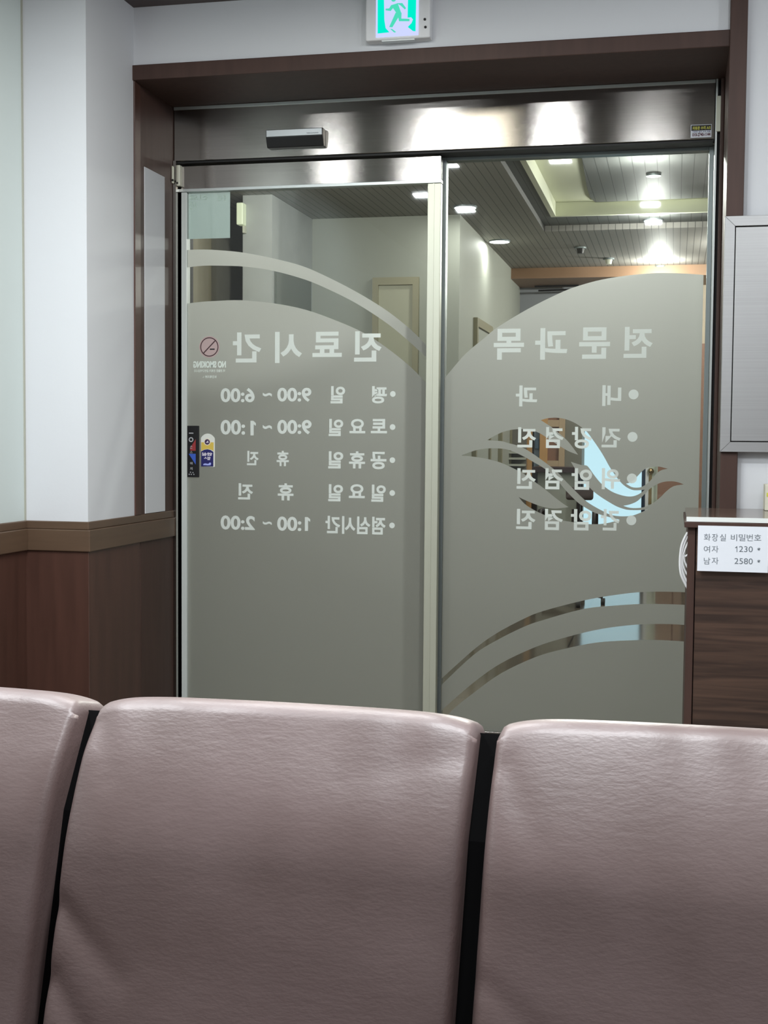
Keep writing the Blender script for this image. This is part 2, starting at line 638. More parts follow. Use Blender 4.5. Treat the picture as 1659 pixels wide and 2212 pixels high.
struct(box('wall_right', XPOST1 - 0.02, XR + 0.15, YW, YD + 0.22, 0, ROOM_CEIL, M['wall']), 'white wall to the right of the brown door post', 'wall')
# white pilaster: front face, side face that turns towards the door
struct(box('wall_pilaster', XL - 0.15, XP, YPIL, YW + 0.02, RAIL1, ROOM_CEIL, M['wall']), 'white pilaster projecting left of the door recess', 'wall')
struct(box('wall_lintel', XP - 0.02, XPOST0 + 0.01, YW, YD + 0.22, BEAM1, ROOM_CEIL, M['wall']), 'white wall strip above the door carrying the exit sign', 'wall')
# thin shadow gap strip where side wall and pilaster meet
struct(box('trim_2', XL, XL + 0.004, YPIL - 0.008, YPIL, RAIL2, ROOM_CEIL, M['strip']), 'thin ivory strip down the corner beside the white pilaster', 'trim')
# wainscot: wooden panels under a chair rail
bm = bmesh.new()
add_box(bm, XL - 0.14, XL + 0.004, YB, YPIL + 0.05, 0, RAIL0 + 0.01)
struct(obj('wainscot_side', bm, M['wood_red']), 'red brown wooden wainscot panel on the far left side wall', 'wainscot', )
bm = bmesh.new()
add_box(bm, XL - 0.1, XP + 0.004, YPIL - 0.004, YW + 0.04, 0, RAIL0 + 0.01, 0.002, 1)
struct(obj('wainscot_pilaster', bm, M['wood_red']), 'red brown wooden wainscot wrapped round the white pilaster', 'wainscot')
bm = bmesh.new()
add_box(bm, XP - 0.1, XP + 0.003, YW + 0.046, YD + 0.22, 0, RAIL0 + 0.01, 0.002, 1)
struct(obj('wainscot_reveal', bm, M['wood']), 'dark narrow wainscot board next to the sliding door frame', 'wainscot')
# chair rail: side wall, pilaster, reveal; board plus thin cap
for nm, lab, (x0, x1, y0, y1) in (
        ('trim_3', 'brown chair rail along the far left side wall', (XL - 0.1, XL + 0.016, YB, YPIL)),
        ('trim_4', 'brown chair rail wrapped round the white pilaster', (XL - 0.1, XP + 0.012, YPIL - 0.012, YD + 0.0))):
    t = thing(nm, lab, 'chair rail', (x1, y0, RAIL0), kind='structure')
    box('rail_board', x0, x1, y0, y1, RAIL0, RAIL1, M['wood_h'], t, 0.003)
    box('rail_cap', x0, x1 - 0.007, y0 + 0.006, y1, RAIL1, RAIL2, M['wood_h'], t, 0.003)
# wooden lining of the door recess
t = thing('trim_5', 'dark wooden lining of the recess left of the sliding door', 'door lining', (XP, YW, 0), kind='structure')
box('lining_board', XP - 0.05, XP + 0.002, YW + 0.02, YD + 0.22, RAIL2, BEAM0, M['wood'], t)
box('lining_edge', XP - 0.04, XP + 0.006, YW - 0.004, YW + 0.05, RAIL2, BEAM0, M['wood_red'], t, 0.002)
struct(box('trim_6', XP, XP + 0.005, 4.70, 4.90, RAIL2 + 0.002, EYE + 1.042, M['wall'], None, 0.001), 'narrow white panel set in the dark door recess', 'wall panel')
struct(box('trim_7', XP - 0.02, XPOST0 + 0.01, YW - 0.012, YD + 0.22, BEAM0, BEAM1, M['wood'], None, 0.003), 'dark wooden beam across the top of the door recess', 'beam')
struct(box('trim_8', XPOST0, XPOST1, YW - 0.03, YD + 0.2, 0, ROOM_CEIL, M['wood'], None, 0.003), 'dark brown upright post right of the glass door', 'post')

# door side jambs (steel and dark profiles)
t = thing('trim_9', 'steel and black side jamb right of the fixed glass panel', 'door jamb', (XJ, YD, 0), kind='structure')
box('steel_strip', XJ + 0.002, XJ + 0.009, YD - 0.002, YD + 0.1, 0, BEAM0, M['alu'], t)
box('black_channel', XJ + 0.009, XPOST0 - 0.012, YD + 0.02, YD + 0.12, 0, BEAM0, M['gasket'], t)
box('brown_bead', XPOST0 - 0.014, XPOST0, YD - 0.02, YD + 0.1, 0, BEAM0, M['wood'], t, 0.004)
box('cream_cap', XJ + 0.005, XJ + 0.021, YD - 0.004, YD + 0.02, EYE + 1.15, EYE + 1.28, M['alu_cream'], t, 0.001)
t = thing('trim_10', 'steel side jamb left of the sliding glass leaf', 'door jamb', (XP, YD, 0), kind='structure')
box('steel_strip', XP + 0.004, XP + 0.016, YD - 0.01, YD + 0.16, 0, EYE + 1.125, M['steel'], t)
box('black_channel', XP + 0.016, XP + 0.024, YD + 0.03, YD + 0.16, 0, EYE + 1.125, M['gasket'], t)

# ------------------------------------------------------------------ steel door header
HD0, HD1 = EYE + 1.125, EYE + 1.341
t = thing('door_header', 'long brushed steel header box above the sliding door', 'door header', ((XP + XJ) / 2, YD, HD0))
box('cover', XP + 0.004, XJ, YD, YD + 0.2, HD0, HD1, M['steel'], t, 0.002)
box('top_lip', XP + 0.004, XJ, YD - 0.004, YD + 0.002, HD1 - 0.012, HD1, M['alu'], t, 0.001)
box('bottom_seal', XP + 0.01, XJ - 0.004, YD + 0.01, YD + 0.1, HD0 - 0.008, HD0, M['gasket'], t)

# ------------------------------------------------------------------ sliding leaf (left)
YF = 5.03        # leaf front
YG = 5.046       # its pane
sx0 = on_y(385.0, 900, YF).x
sx1 = on_y(403.2, 900, YF).x
sx2 = on_y(923.6, 430, YF).x
sx3 = on_y(952.0, 430, YF).x
zr0 = on_y(675, 405, YF).z
zr1 = on_y(675, 399, YF).z
d1 = thing('door_1', 'sliding glass leaf lettered with opening hours, left half of the door', 'door', ((sx0 + sx3) / 2, YF + 0.02, 0), kind='structure')
box('stile', sx0, sx1, YF, YF + 0.04, 0.02, zr0, mat('white_stile', rgb(206, 212, 208), 0.4, 0.1), d1, 0.002)
bm = bmesh.new()
add_box(bm, sx2, sx3, YF, YF + 0.04, 0.02, zr0, 0.002)
add_box(bm, sx2 + 0.022, sx2 + 0.027, YF - 0.002, YF, 0.02, zr0)
obj('stile', bm, M['alu_cream'], d1)
bm = bmesh.new()
add_box(bm, sx0, sx3, YF, YF + 0.04, zr1, HD0 - 0.014, 0.002)
obj('top_rail', bm, M['steel'], d1)
box('rail_lip', sx0 + 0.004, sx3 + 0.003, YF - 0.006, YF + 0.03, zr0, zr1 + 0.001, M['alu'], d1, 0.001)
box('bottom_rail', sx1, sx2, YF, YF + 0.04, 0.02, 0.05, M['steel'], d1, 0.002)
box('glass_pane', sx1 - 0.004, sx2 + 0.004, YG, YG + 0.008, 0.045, zr0 + 0.005, M['glass'], d1)

up_e = [(402, 540), (440, 539), (480, 541), (528, 546), (590, 558), (654, 575), (711, 600), (769, 630), (827, 665), (871, 698), (900, 724), (926, 751)]
lo_e = [(402, 578), (440, 574), (480, 574), (528, 576), (590, 585), (659, 604), (711.5, 626), (769, 655), (827, 692), (868, 724), (908, 760), (924, 776)]
YFILM = YG - 0.0012
big_e = [(402, 656), (435, 652), (467, 650), (520, 648.5), (590, 655), (660, 669), (730, 694), (785.6, 719), (834.5, 750.6), (887, 792.6), (925, 832)]
big = px_loop(smooth_loop(big_e), YFILM)


def clampx(lp, a, b):
    """cut an open, left-to-right line of points at x = a and x = b"""
    out = []
    for (x0, z0), (x1, z1) in zip(lp, lp[1:]):
        for c in (a, b):
            if (x0 - c) * (x1 - c) < 0:
                t = (c - x0) / (x1 - x0)
                out.append((c, z0 + (z1 - z0) * t))
        if a < x1 < b:
            out.append((x1, z1))
    return out


stripe = clampx(px_loop(smooth_loop(up_e), YFILM), sx1, sx2) + clampx(px_loop(smooth_loop(lo_e), YFILM), sx1, sx2)[::-1]
big = clampx(big, sx1, sx2) + [(sx2, 0.05), (sx1, 0.05)]
fill_shape('frosted_film', [stripe], YFILM, 0.0, M['frost'], d1)['label'] = 'frosted arc stripe across the clear upper glass'
fill_shape('frosted_film', [big], YFILM, 0.0, M['frost'], d1)

YL = YFILM - 0.0009
LINES_L = [
    ('heading lettering', 0.028, [('간', 503, 717.8, 564.3, 783), ('시', 594, 716.6, 652.4, 784), ('료', 675, 716.6, 738.5, 771), ('진', 765, 715.3, 824.6, 781)], None),
    ('weekday hours lettering', 0.03, [('6:00', 476.5, 838, 550, 869), ('~', 567.6, 848, 587.3, 857), ('9:00', 599, 837.5, 672.7, 868), ('일', 714, 834, 745.6, 871.5), ('평', 803.5, 834, 836, 871.5)], (848.6, 851)),
    ('second line of hours lettering', 0.03, [(':00', 476.5, 907, 529.5, 939), ('|1', 541, 909, 552.6, 940.5), ('~', 567.6, 918, 587.3, 927.5), ('9:00', 599, 907, 673, 938), ('일', 710, 905, 741.5, 942), ('요', 755, 905, 789, 936), ('토', 801, 905, 836, 936)], (848, 922.5)),
    ('third line of hours lettering', 0.03, [('진', 533.4, 974, 558.7, 1005), ('휴', 597.5, 974, 624, 1007), ('일', 709, 975, 741.5, 1012), ('휴', 754, 975, 788.6, 1012), ('공', 800.5, 976, 834.7, 1013.7)], (847.6, 994)),
    ('fourth line of hours lettering', 0.03, [('진', 514.4, 1044, 546.6, 1079), ('휴', 600, 1044, 634, 1081), ('일', 709, 1046, 741, 1083), ('요', 753.7, 1046, 788, 1076), ('일', 802, 1047, 833.4, 1084)], (847.3, 1065)),
    ('lunch hours lettering', 0.03, [('2:00', 476.5, 1114, 550.6, 1144.6), ('~', 567.6, 1126, 587, 1134), (':00', 598.7, 1116, 651, 1147), ('|1', 658.5, 1117, 670, 1147), ('점심시간', 703, 1115.4, 833, 1154)], (846.8, 1135)),
]
LINES_R = [
    ('heading lettering', 0.028, [('목', 1066.5, 710, 1132, 777), ('과', 1156, 708.5, 1225.7, 777), ('문', 1251, 707, 1317.8, 775), ('전', 1347.4, 705.8, 1410, 773)], None),
    ('first service lettering', 0.028, [('과', 1114.3, 832.6, 1160.6, 878), ('내', 1301, 832, 1342, 877)], (1368.6, 852)),
    ('second service lettering', 0.028, [('진', 1117.7, 923, 1158, 966.5), ('검', 1179.5, 922.4, 1217.5, 968), ('강', 1235.4, 922, 1279, 969), ('건', 1299.7, 923, 1341, 966.5)], (1366.3, 943.7)),
    ('third service lettering', 0.028, [('진', 1116, 1011.5, 1157.5, 1056), ('검', 1178, 1011.5, 1216.5, 1057), ('암', 1234.7, 1011.5, 1279, 1058), ('위', 1300, 1011.5, 1339.7, 1057)], (1365, 1033.5)),
    ('fourth service lettering', 0.028, [('진', 1115, 1099.6, 1156.7, 1143), ('검', 1177, 1099.6, 1215.7, 1145), ('암', 1233, 1100, 1277.7, 1145.7), ('간', 1298, 1100, 1338.5, 1146)], (1363.8, 1124)),
]


def build_lines(lines, Y, parent, br):
    for lab, bold, words, dot in lines:
        bm = bmesh.new()
        for w, l, t_, r, b in words:
            if w == '|1':      # figure one with a flag, seen from behind
                pts = px_loop([(l, t_), (l + (r - l) * 0.55, t_), (r, t_ + (b - t_) * 0.16), (r, t_ + (b - t_) * 0.34), (l + (r - l) * 0.6, t_ + (b - t_) * 0.24), (l + (r - l) * 0.6, b), (l, b)], Y)
                bm.faces.new([bm.verts.new((x, Y, z)) for x, z in pts])
            else:
                px_word(bm, w, l, t_, r, b, Y, 0.0, True, bold)
        if dot:
            c = on_y(dot[0], dot[1], Y)
            bm.faces.new([bm.verts.new((x, Y, z)) for x, z in disc_pts(c.x, c.z, br * Y / FPX)])
        o = obj('lettering', bm, M['letter'], parent)
        o['label'] = lab


build_lines(LINES_L, YL, d1, 6.3)

# ------------------------------------------------------------------ fixed glazed panel (right)
YF2, YG2 = 5.10, 5.112
fx0 = on_y(953.5, 430, YF2).x
fx1 = on_y(963.5, 430, YF2).x
fx2 = on_y(1531.5, 355, YF2).x
fx3 = XJ + 0.002
fz0 = on_y(1300, 334, YF2).z
d2 = thing('door_2', 'fixed glass panel with the feather shaped clear cut-out, right half of the door', 'door', ((fx0 + fx3) / 2, YF2, 0), kind='structure')
box('stile', fx0 - 0.03, fx1, YF2, YF2 + 0.05, 0.02, HD0, M['alu_grey'], d2, 0.002)
box('stile', fx2, fx3, YF2, YF2 + 0.05, 0.02, HD0, M['alu_grey'], d2, 0.002)
box('top_rail', fx1, fx2, YF2, YF2 + 0.05, fz0, HD0, M['alu_grey'], d2, 0.002)
box('bottom_rail', fx1, fx2, YF2, YF2 + 0.05, 0.02, 0.05, M['steel'], d2, 0.002)
box('glass_pane', fx1 - 0.002, fx2 + 0.002, YG2, YG2 + 0.008, 0.045, fz0 + 0.005, M['glass'], d2)
YFILM2 = YG2 - 0.0012
gx0, gx1 = fx1 + 0.001, fx2 - 0.011

arc = [(955, 822), (965, 811), (1005, 765), (1045, 731), (1076.6, 705.6), (1140, 667.6), (1203, 636), (1245, 619), (1300, 604), (1357, 595), (1403, 590.5), (1440, 589.6), (1490, 591.5), (1530, 595)]


def S6(pts):
    return [(x / 2.307 + 940, y / 2.307 + 1220) for x, y in pts]


A1u = S6([(20, 585), (40, 560), (190, 425), (300, 345), (440, 270), (540, 230), (740, 178), (900, 150), (1050, 135), (1248, 137), (1400, 150)])
A1l = S6([(20, 612), (40, 590), (190, 450), (300, 380), (440, 310), (540, 275), (740, 220), (900, 203), (1050, 195), (1248, 200), (1400, 214)])
A2u = S6([(20, 740), (60, 700), (200, 580), (330, 490), (500, 410), (640, 365), (800, 325), (960, 302), (1100, 295), (1248, 300), (1400, 318)])
A2l = S6([(20, 800), (90, 720), (200, 632), (330, 540), (500, 460), (640, 420), (800, 388), (960, 377), (1100, 375), (1248, 383), (1400, 402)])


def L2(pts):
    return clampx(px_loop(smooth_loop(pts), YFILM2), gx0, gx1)


P1 = [(1168, 907.5), (1183.7, 903.3), (1202.5, 902.3), (1218.2, 904.6), (1232, 909), (1244, 915), (1256, 922.8), (1268, 933), (1278, 946.3), (1292.3, 966.8), (1304.4, 986), (1316.4, 1007.8), (1328.5, 1025.9), (1340.6, 1041.5), (1350, 1050), (1360, 1056), (1370.7, 1059), (1386.4, 1058.6), (1393, 1057.5)]
P1b = [(1393, 1057.5), (1386, 1063.6), (1376.7, 1069), (1365.7, 1072.2), (1353, 1072), (1337.5, 1068.3), (1321.9, 1062), (1307.8, 1052.6), (1295.2, 1040.9), (1282.7, 1025.2), (1273.3, 1011.9), (1267, 1005.6), (1254.5, 1004.2), (1233.3, 997.5)]
P1c = [(1233.3, 997.5), (1240.4, 1009.5), (1253, 1026.8), (1271.7, 1050.3), (1282.7, 1062), (1298.4, 1073.8), (1317.2, 1085.6), (1332.8, 1094.2), (1348.5, 1099.7), (1361, 1101.7), (1386, 1101.6), (1402.5, 1098.5)]
P1d = [(1402.5, 1098.5), (1384.6, 1107), (1365.7, 1113.8), (1348.5, 1115.3), (1332.8, 1114.6), (1317, 1111.4), (1301.5, 1103.6), (1282.7, 1093.4), (1267, 1083.2), (1251.3, 1069), (1235.7, 1053.4), (1220, 1037.5), (1205.7, 1021.5), (1186.9, 1006), (1168, 991.9), (1152.4, 980.9), (1135, 970), (1116.3, 962), (1099, 957.4), (1081.9, 952.7), (1052, 951)]
P1e = [(1052, 951), (1067.8, 941.7), (1086.6, 933), (1105.4, 928.4), (1127.3, 926.8), (1146, 928.6), (1165, 935.4), (1183.7, 947.2), (1199.4, 957.4), (1218, 969), (1232, 976.4), (1249, 982.5)]
P1f = [(1249, 982.5), (1239.3, 969.2), (1229.6, 956.5), (1220, 946.5), (1207, 935.4), (1193, 923.7), (1183.7, 917.4), (1168, 907.5)]
P2a = [(996.5, 984), (1019, 975.4), (1042.7, 969.6), (1067.8, 968.4), (1089.7, 969.9), (1108.5, 975.4), (1133.6, 987.2), (1152.4, 998.1), (1166.5, 1006), (1183.7, 1018), (1202.5, 1036), (1220, 1057), (1235.7, 1073.5), (1251.3, 1088), (1267, 1098), (1282.7, 1106.7), (1301.5, 1113), (1339, 1123)]
P2b = [(1339, 1123), (1316.3, 1129), (1295.9, 1132), (1275.5, 1132.3), (1256.7, 1130.7), (1238, 1128), (1219, 1125), (1200.3, 1120.5), (1178.4, 1113.5), (1153.3, 1101.5), (1133, 1088.2), (1120.4, 1073.5)]
P2c = [(1120.4, 1073.5), (1133, 1079.8), (1159.6, 1090.7), (1178.4, 1096.2), (1200.3, 1098.6), (1228.5, 1095.4)]
P2d = [(1228.5, 1095.4), (1218, 1089), (1199.4, 1075), (1182, 1060.8), (1168, 1049.9), (1152.4, 1038.9), (1133.6, 1024.8), (1114.8, 1014.6), (1099, 1006.8), (1080.3, 998.9), (1055.2, 991.9), (1027, 987), (996.5, 984)]
R4a = [(1352.4, 1044.8), (1361, 1042), (1373.6, 1032.3), (1386, 1019), (1395.5, 1011.9), (1408, 1008.8), (1423.7, 1008), (1442.5, 1012.7)]
R4b = [(1442.5, 1012.7), (1428.4, 1015.8), (1417.5, 1023.7), (1408, 1034.6), (1398.7, 1044), (1387.7, 1051), (1376.7, 1053.4), (1364.2, 1051.9), (1352.4, 1044.8)]
R5a = [(1346.2, 1092.6), (1361, 1089.5), (1376.7, 1082.4), (1390.8, 1069), (1404.9, 1055), (1417.5, 1047), (1433, 1041), (1450.4, 1039.6), (1464.5, 1041.7), (1477, 1046.4)]
R5b = [(1477, 1046.4), (1455, 1050.3), (1439.4, 1061.3), (1426.9, 1073.8), (1411, 1086.4), (1395.5, 1094.2), (1379.9, 1097.3), (1361, 1097), (1346.2, 1092.6)]


def chain(*segs):
    out = []
    for s in segs:
        out += smooth_loop(s, 3)[:-1]
    return px_loop(out, YFILM2)


holes = [chain(P1, P1b, P1c, P1d, P1e, P1f), chain(P2a, P2b, P2c, P2d), chain(R4a, R4b), chain(R5a, R5b)]
top = L2(arc) + L2(A1u)[::-1]
mid = L2(A1l) + L2(A2u)[::-1]
low = L2(A2l) + [(gx1, 0.05), (gx0, 0.05)]
fill_shape('frosted_film', [top] + holes, YFILM2, 0.0, M['frost'], d2)['label'] = 'frosted film with the feather shaped clear cut-out'
fill_shape('frosted_film', [mid], YFILM2, 0.0, M['frost'], d2)['label'] = 'frosted arc between two clear arcs'
fill_shape('frosted_film', [low], YFILM2, 0.0, M['frost'], d2)['label'] = 'frosted film under the lower clear arc'
build_lines(LINES_R, YFILM2 - 0.0009, d2, 10.4)

# ------------------------------------------------------------------ exit sign
ey = YW - 0.05
a = on_y(789, 89, ey)
b = on_y(929, 80, ey)
ex0, ex1, ez0 = a.x, b.x, (a.z + b.z) / 2
ez1 = min(ez0 + (ex1 - ex0) * 1.02, ROOM_CEIL - 0.01)
sg = thing('exit_sign', 'lit green running man exit sign on the white wall above the door', 'exit sign', ((ex0 + ex1) / 2, YW, ez0))
box('housing', ex0, ex1, ey, YW, ez0, ez1, M['white_plastic'], sg, 0.006, 3)
p0 = on_y(812, 81, ey)
p1 = on_y(904, 76, ey)
M['sign_white'] = emis('sign_white', (0.60, 0.66, 1.0, 1), 0.95)
M['sign_green'] = emis('sign_green', (0.0, 0.80, 0.56, 1), 1.0)
M['sign_green2'] = emis('sign_pale_green', (0.07, 0.66, 0.45, 1), 1.0)
box('lit_panel', p0.x, p1.x, ey - 0.002, ey + 0.002, (p0.z + p1.z) / 2, ez1 - 0.02, M['sign_white'], sg)


def C1(pts, Y):
    return px_loop([(700 + x / 5.53, y / 5.53) for x, y in pts], Y)


zt = -300
bm = bmesh.new()
add_prism_y(bm, C1([(640, zt), (715, zt), (715, 0), (720, 240), (735, 335), (780, 385), (640, 400)], ey - 0.003), ey - 0.003, ey - 0.002)
add_prism_y(bm, C1([(1008, zt), (1100, zt), (1100, 0), (1092, 372), (1062, 370), (1000, 322), (1045, 275), (1062, 232), (1040, 205), (998, 210)], ey - 0.003), ey - 0.003, ey - 0.002)
add_prism_y(bm, C1([(640, zt), (1100, zt), (1100, zt + 60), (640, zt + 60)], ey - 0.0031), ey - 0.0031, ey - 0.002)
obj('green_doorway', bm, M['sign_green'], sg)
bm = bmesh.new()
YM = ey - 0.0034
for poly in ([(800, 62), (880, 38), (925, 165), (918, 225), (893, 232), (870, 165)],
             [(855, 150), (905, 175), (815, 325), (778, 322)],
             [(878, 150), (925, 150), (922, 222), (1020, 225), (1020, 252), (895, 252)],
             [(870, 38), (935, 36), (978, 95), (965, 112), (915, 66)],
             [(800, 62), (835, 80), (795, 130), (735, 122), (735, 104), (778, 100)],
             [(790, 345), (812, 345), (860, 382), (838, 388)]):
    add_prism_y(bm, C1(poly, YM), YM, ey - 0.002)
hc = C1([(830, -12)], YM)[0]
add_prism_y(bm, disc_pts(hc[0], hc[1], 0.009), YM, ey - 0.002)
obj('running_figure', bm, M['sign_green2'], sg)
for q in ((1205, 232), (1212, 325)):
    c = C1([q], ey)[0]
    bm = bmesh.new()
    add_cyl(bm, (c[0], ey - 0.001, c[1]), 0.0045, 0.004, 'Y', 16)
    obj('indicator', bm, M['ink_black'], sg)
box('bottom_lens', p0.x + 0.02, p1.x - 0.015, ey + 0.005, ey + 0.03, ez0 - 0.004, ez0 + 0.004, M['silver_plastic'], sg)

# ------------------------------------------------------------------ motion sensor on the header
sy = YD - 0.045
a = on_y(574, 281, sy)
b = on_y(697, 274, sy)
c = on_y(697, 314, sy + 0.02)
x0, x1, z1 = a.x, b.x, (a.z + b.z) / 2
zm = (on_y(574, 297, sy).z + on_y(697, 291, sy).z) / 2
z0 = (on_y(576, 320, sy + 0.015).z + on_y(705, 314, sy + 0.015).z) / 2
ms = thing('motion_sensor', 'silver and black motion sensor on the steel header', 'motion sensor', ((x0 + x1) / 2, YD, z0))
bm = bmesh.new()
prof = [(YD, z0), (YD - 0.028, z0), (YD - 0.046, zm), (YD - 0.046, z1 - 0.004), (YD - 0.042, z1), (YD, z1)]
va = [bm.verts.new((x0, y, z)) for y, z in prof]
vb = [bm.verts.new((x1, y, z)) for y, z in prof]
bm.faces.new(va)
bm.faces.new(vb[::-1])
for i in range(len(prof)):
    j = (i + 1) % len(prof)
    bm.faces.new((va[i], vb[i], vb[j], va[j]))
bmesh.ops.bevel(bm, geom=list(bm.edges), offset=0.003, segments=2, profile=0.5, affect='EDGES')
obj('body', bm, M['black_plastic'], ms)
box('face_plate', x0 + 0.003, x1 - 0.003, YD - 0.0485, YD - 0.044, zm + 0.001, z1 - 0.003, M['silver_plastic'], ms, 0.0015)
bm = bmesh.new()
letter_parts(bm, 'TKOOO', x0 + (x1 - x0) * 0.72, zm + 0.006, x0 + (x1 - x0) * 0.93, zm + 0.011, YD - 0.0492, 0.0005, False, 0.01)
obj('lettering', bm, M['ink'], ms)

# ------------------------------------------------------------------ sticker on the header
ky = YD - 0.0008
x0, x1 = on_y(1492, 285, ky).x, on_y(1537, 285, ky).x
z1, z0 = on_y(1515, 269, ky).z, on_y(1515, 297, ky).z
zm = z0 + (z1 - z0) * 0.54
st = thing('service_sticker', 'small black and yellow phone number sticker at the right end of the steel header', 'sticker', ((x0 + x1) / 2, YD, z0))
box('backing', x0, x1, ky, YD, z0, z1, M['paper'], st)
box('black_band', x0 + 0.002, x1 - 0.002, ky - 0.0004, ky, zm, z1 - 0.002, M['ink_black'], st)
M['yellow_ink'] = mat('yellow_ink', rgb(216, 214, 90), 0.6)
M['blue_ink'] = mat('blue_ink', rgb(58, 66, 130), 0.6)
M['red_ink'] = mat('dark_red_ink', rgb(86, 28, 48), 0.6)
h = z1 - z0
bm = bmesh.new()
letter_parts(bm, '자동문 수리 A/S', x0 + 0.006, zm + 0.003, x1 - 0.004, z1 - 0.006, ky - 0.0009, 0.0004, False, 0.02)
obj('lettering', bm, M['yellow_ink'], st)
bm = bmesh.new()
letter_parts(bm, '자동문 설치 수리 전문', x0 + 0.006, zm - h * 0.14, x1 - 0.004, zm - h * 0.03, ky - 0.0005, 0.0004, False, 0.02)
obj('lettering', bm, M['blue_ink'], st)
bm = bmesh.new()
letter_parts(bm, '010-2740-1144', x0 + 0.006, z0 + h * 0.1, x1 - 0.004, z0 + h * 0.36, ky - 0.0005, 0.0004, False, 0.04)
obj('lettering', bm, M['red_ink'], st)

# ------------------------------------------------------------------ magnetic contacts at the top left of the leaf
def contact(name, label, x0, x1, z0, z1, y0, y1):
    t = thing(name, label, 'door contact', ((x0 + x1) / 2, y1, z0), 'alarm contacts at the leaf top')
    bm = bmesh.new()
    add_box(bm, x0, x1, y0, y1, z0, z1, 0.003)
    obj('body', bm, M['ivory'], t)
    bm = bmesh.new()
    add_cyl(bm, ((x0 + x1) / 2 + 0.002, y0 - 0.0008, z0 + 0.012), 0.0045, 0.003, 'Y', 16)
    obj('screw', bm, M['ink_black'], t)
    return t


yc = YD - 0.01
a, b = on_y(364, 360, yc), on_y(374, 397, yc)
contact('door_contact', 'ivory alarm contact piece on the steel jamb, left of its twin', max(a.x, XP + 0.006), b.x + 0.001, b.z, a.z, yc - 0.012, yc + 0.0)
a, b = on_y(376, 357, yc + 0.02), on_y(389.5, 402, yc + 0.02)
contact('door_contact', 'ivory alarm contact piece at the corner of the sliding leaf', a.x, b.x, b.z, a.z, yc + 0.015, YF + 0.004)

# ------------------------------------------------------------------ stickers on the sliding leaf
ys = YL - 0.002
# no smoking decal
ns = thing('no_smoking_decal', 'round no smoking decal on the frosted sliding leaf', 'sticker', on_y(452, 790, YL))
M['pink'] = mat('pink_vinyl', rgb(186, 164, 162), 0.6)
M['maroon'] = mat('maroon_ink', rgb(66, 40, 44), 0.6)
c = on_y(452.3, 749.5, YL)
R_ = 24.5 * YL / FPX
bm = bmesh.new()
add_prism_y(bm, disc_pts(c.x, c.z, R_, 48), YL - 0.0004, YL + 0.0002)
obj('disc', bm, M['pink'], ns)


def ring(bm, cx, cz, r0, r1, y0, y1, n=48):
    o_ = disc_pts(cx, cz, r1, n)
    i_ = disc_pts(cx, cz, r0, n)
    for k in range(n):
        j = (k + 1) % n
        add_prism_y(bm, [o_[k], o_[j], i_[j], i_[k]], y0, y1)


bm = bmesh.new()
ring(bm, c.x, c.z, R_ * 0.80, R_ * 0.89, YL - 0.0008, YL - 0.0004)
d = Vector((1, 1)).normalized()
n_ = Vector((-1, 1)).normalized() * R_ * 0.05
e = d * R_ * 0.82
add_prism_y(bm, [(c.x + e.x + n_.x, c.z + e.y + n_.y), (c.x + e.x - n_.x, c.z + e.y - n_.y), (c.x - e.x - n_.x, c.z - e.y - n_.y), (c.x - e.x + n_.x, c.z - e.y + n_.y)], YL - 0.0009, YL - 0.0004)
obj('ring_and_bar', bm, M['maroon'], ns)
bm = bmesh.new()
add_box(bm, c.x + R_ * 0.05, c.x + R_ * 0.52, YL - 0.0007, YL - 0.0004, c.z - R_ * 0.27, c.z - R_ * 0.15)
obj('cigarette', bm, M['ink_black'], ns)
bm = bmesh.new()
px_word(bm, 'NO SMOKING', 417.5, 780, 488, 794.5, YL, 0.0004, True, 0.05)
px_word(bm, '이 건물은 전체가 금연구역입니다', 419, 798, 486, 804, YL, 0.0004, True, 0.02)
px_word(bm, '보건복지부 ㄴ', 437, 811, 468, 817, YL, 0.0004, True, 0.02)
obj('lettering', bm, M['letter'], ns)

# black vertical push plate with red and blue triangles
py_ = YL - 0.006
a = on_y(401.5, 919.5, py_)
b = on_y(429.5, 1031, py_)
x0, x1, z0, z1 = a.x, b.x, b.z, a.z
w_, h_ = x1 - x0, z1 - z0
pp = thing('push_plate', 'narrow black door switch strip beside the left stile', 'door switch', ((x0 + x1) / 2, YL, z0))
box('body', x0, x1, py_, YG - 0.0003, z0, z1, M['black_plastic'], pp, 0.002)


def V(u, v):
    return (x0 + w_ * u, z1 - h_ * v)


M['red'] = mat('red_print', rgb(150, 50, 52), 0.5)
M['blue'] = mat('blue_print', rgb(56, 92, 190), 0.5)
M['grey_print'] = mat('grey_print', rgb(170, 172, 176), 0.5)
bm = bmesh.new()
add_prism_y(bm, [V(0.76, 0.26), V(0.76, 0.485), V(0.34, 0.485), V(0.32, 0.44)], py_ - 0.0005, py_)
obj('red_triangle', bm, M['red'], pp)
bm = bmesh.new()
add_prism_y(bm, [V(0.22, 0.545), V(0.76, 0.545), V(0.76, 0.755)], py_ - 0.0005, py_)
obj('blue_triangle', bm, M['blue'], pp)
bm = bmesh.new()
cc = V(0.4, 0.27)
ring(bm, cc[0], cc[1], w_ * 0.10, w_ * 0.18, py_ - 0.0005, py_, 24)
obj('ring_mark', bm, M['grey_print'], pp)
bm = bmesh.new()
add_box(bm, V(0.24, 0)[0], V(0.58, 0)[0], py_ - 0.0005, py_, V(0, 0.155)[1], V(0, 0.135)[1])
obj('bar_mark', bm, M['grey_print'], pp)
bm = bmesh.new()
letter_parts(bm, '손', V(0.32, 0)[0], V(0, 0.445)[1], V(0.52, 0)[0], V(0, 0.385)[1], py_ - 0.0009, 0.0004, False, 0.03)
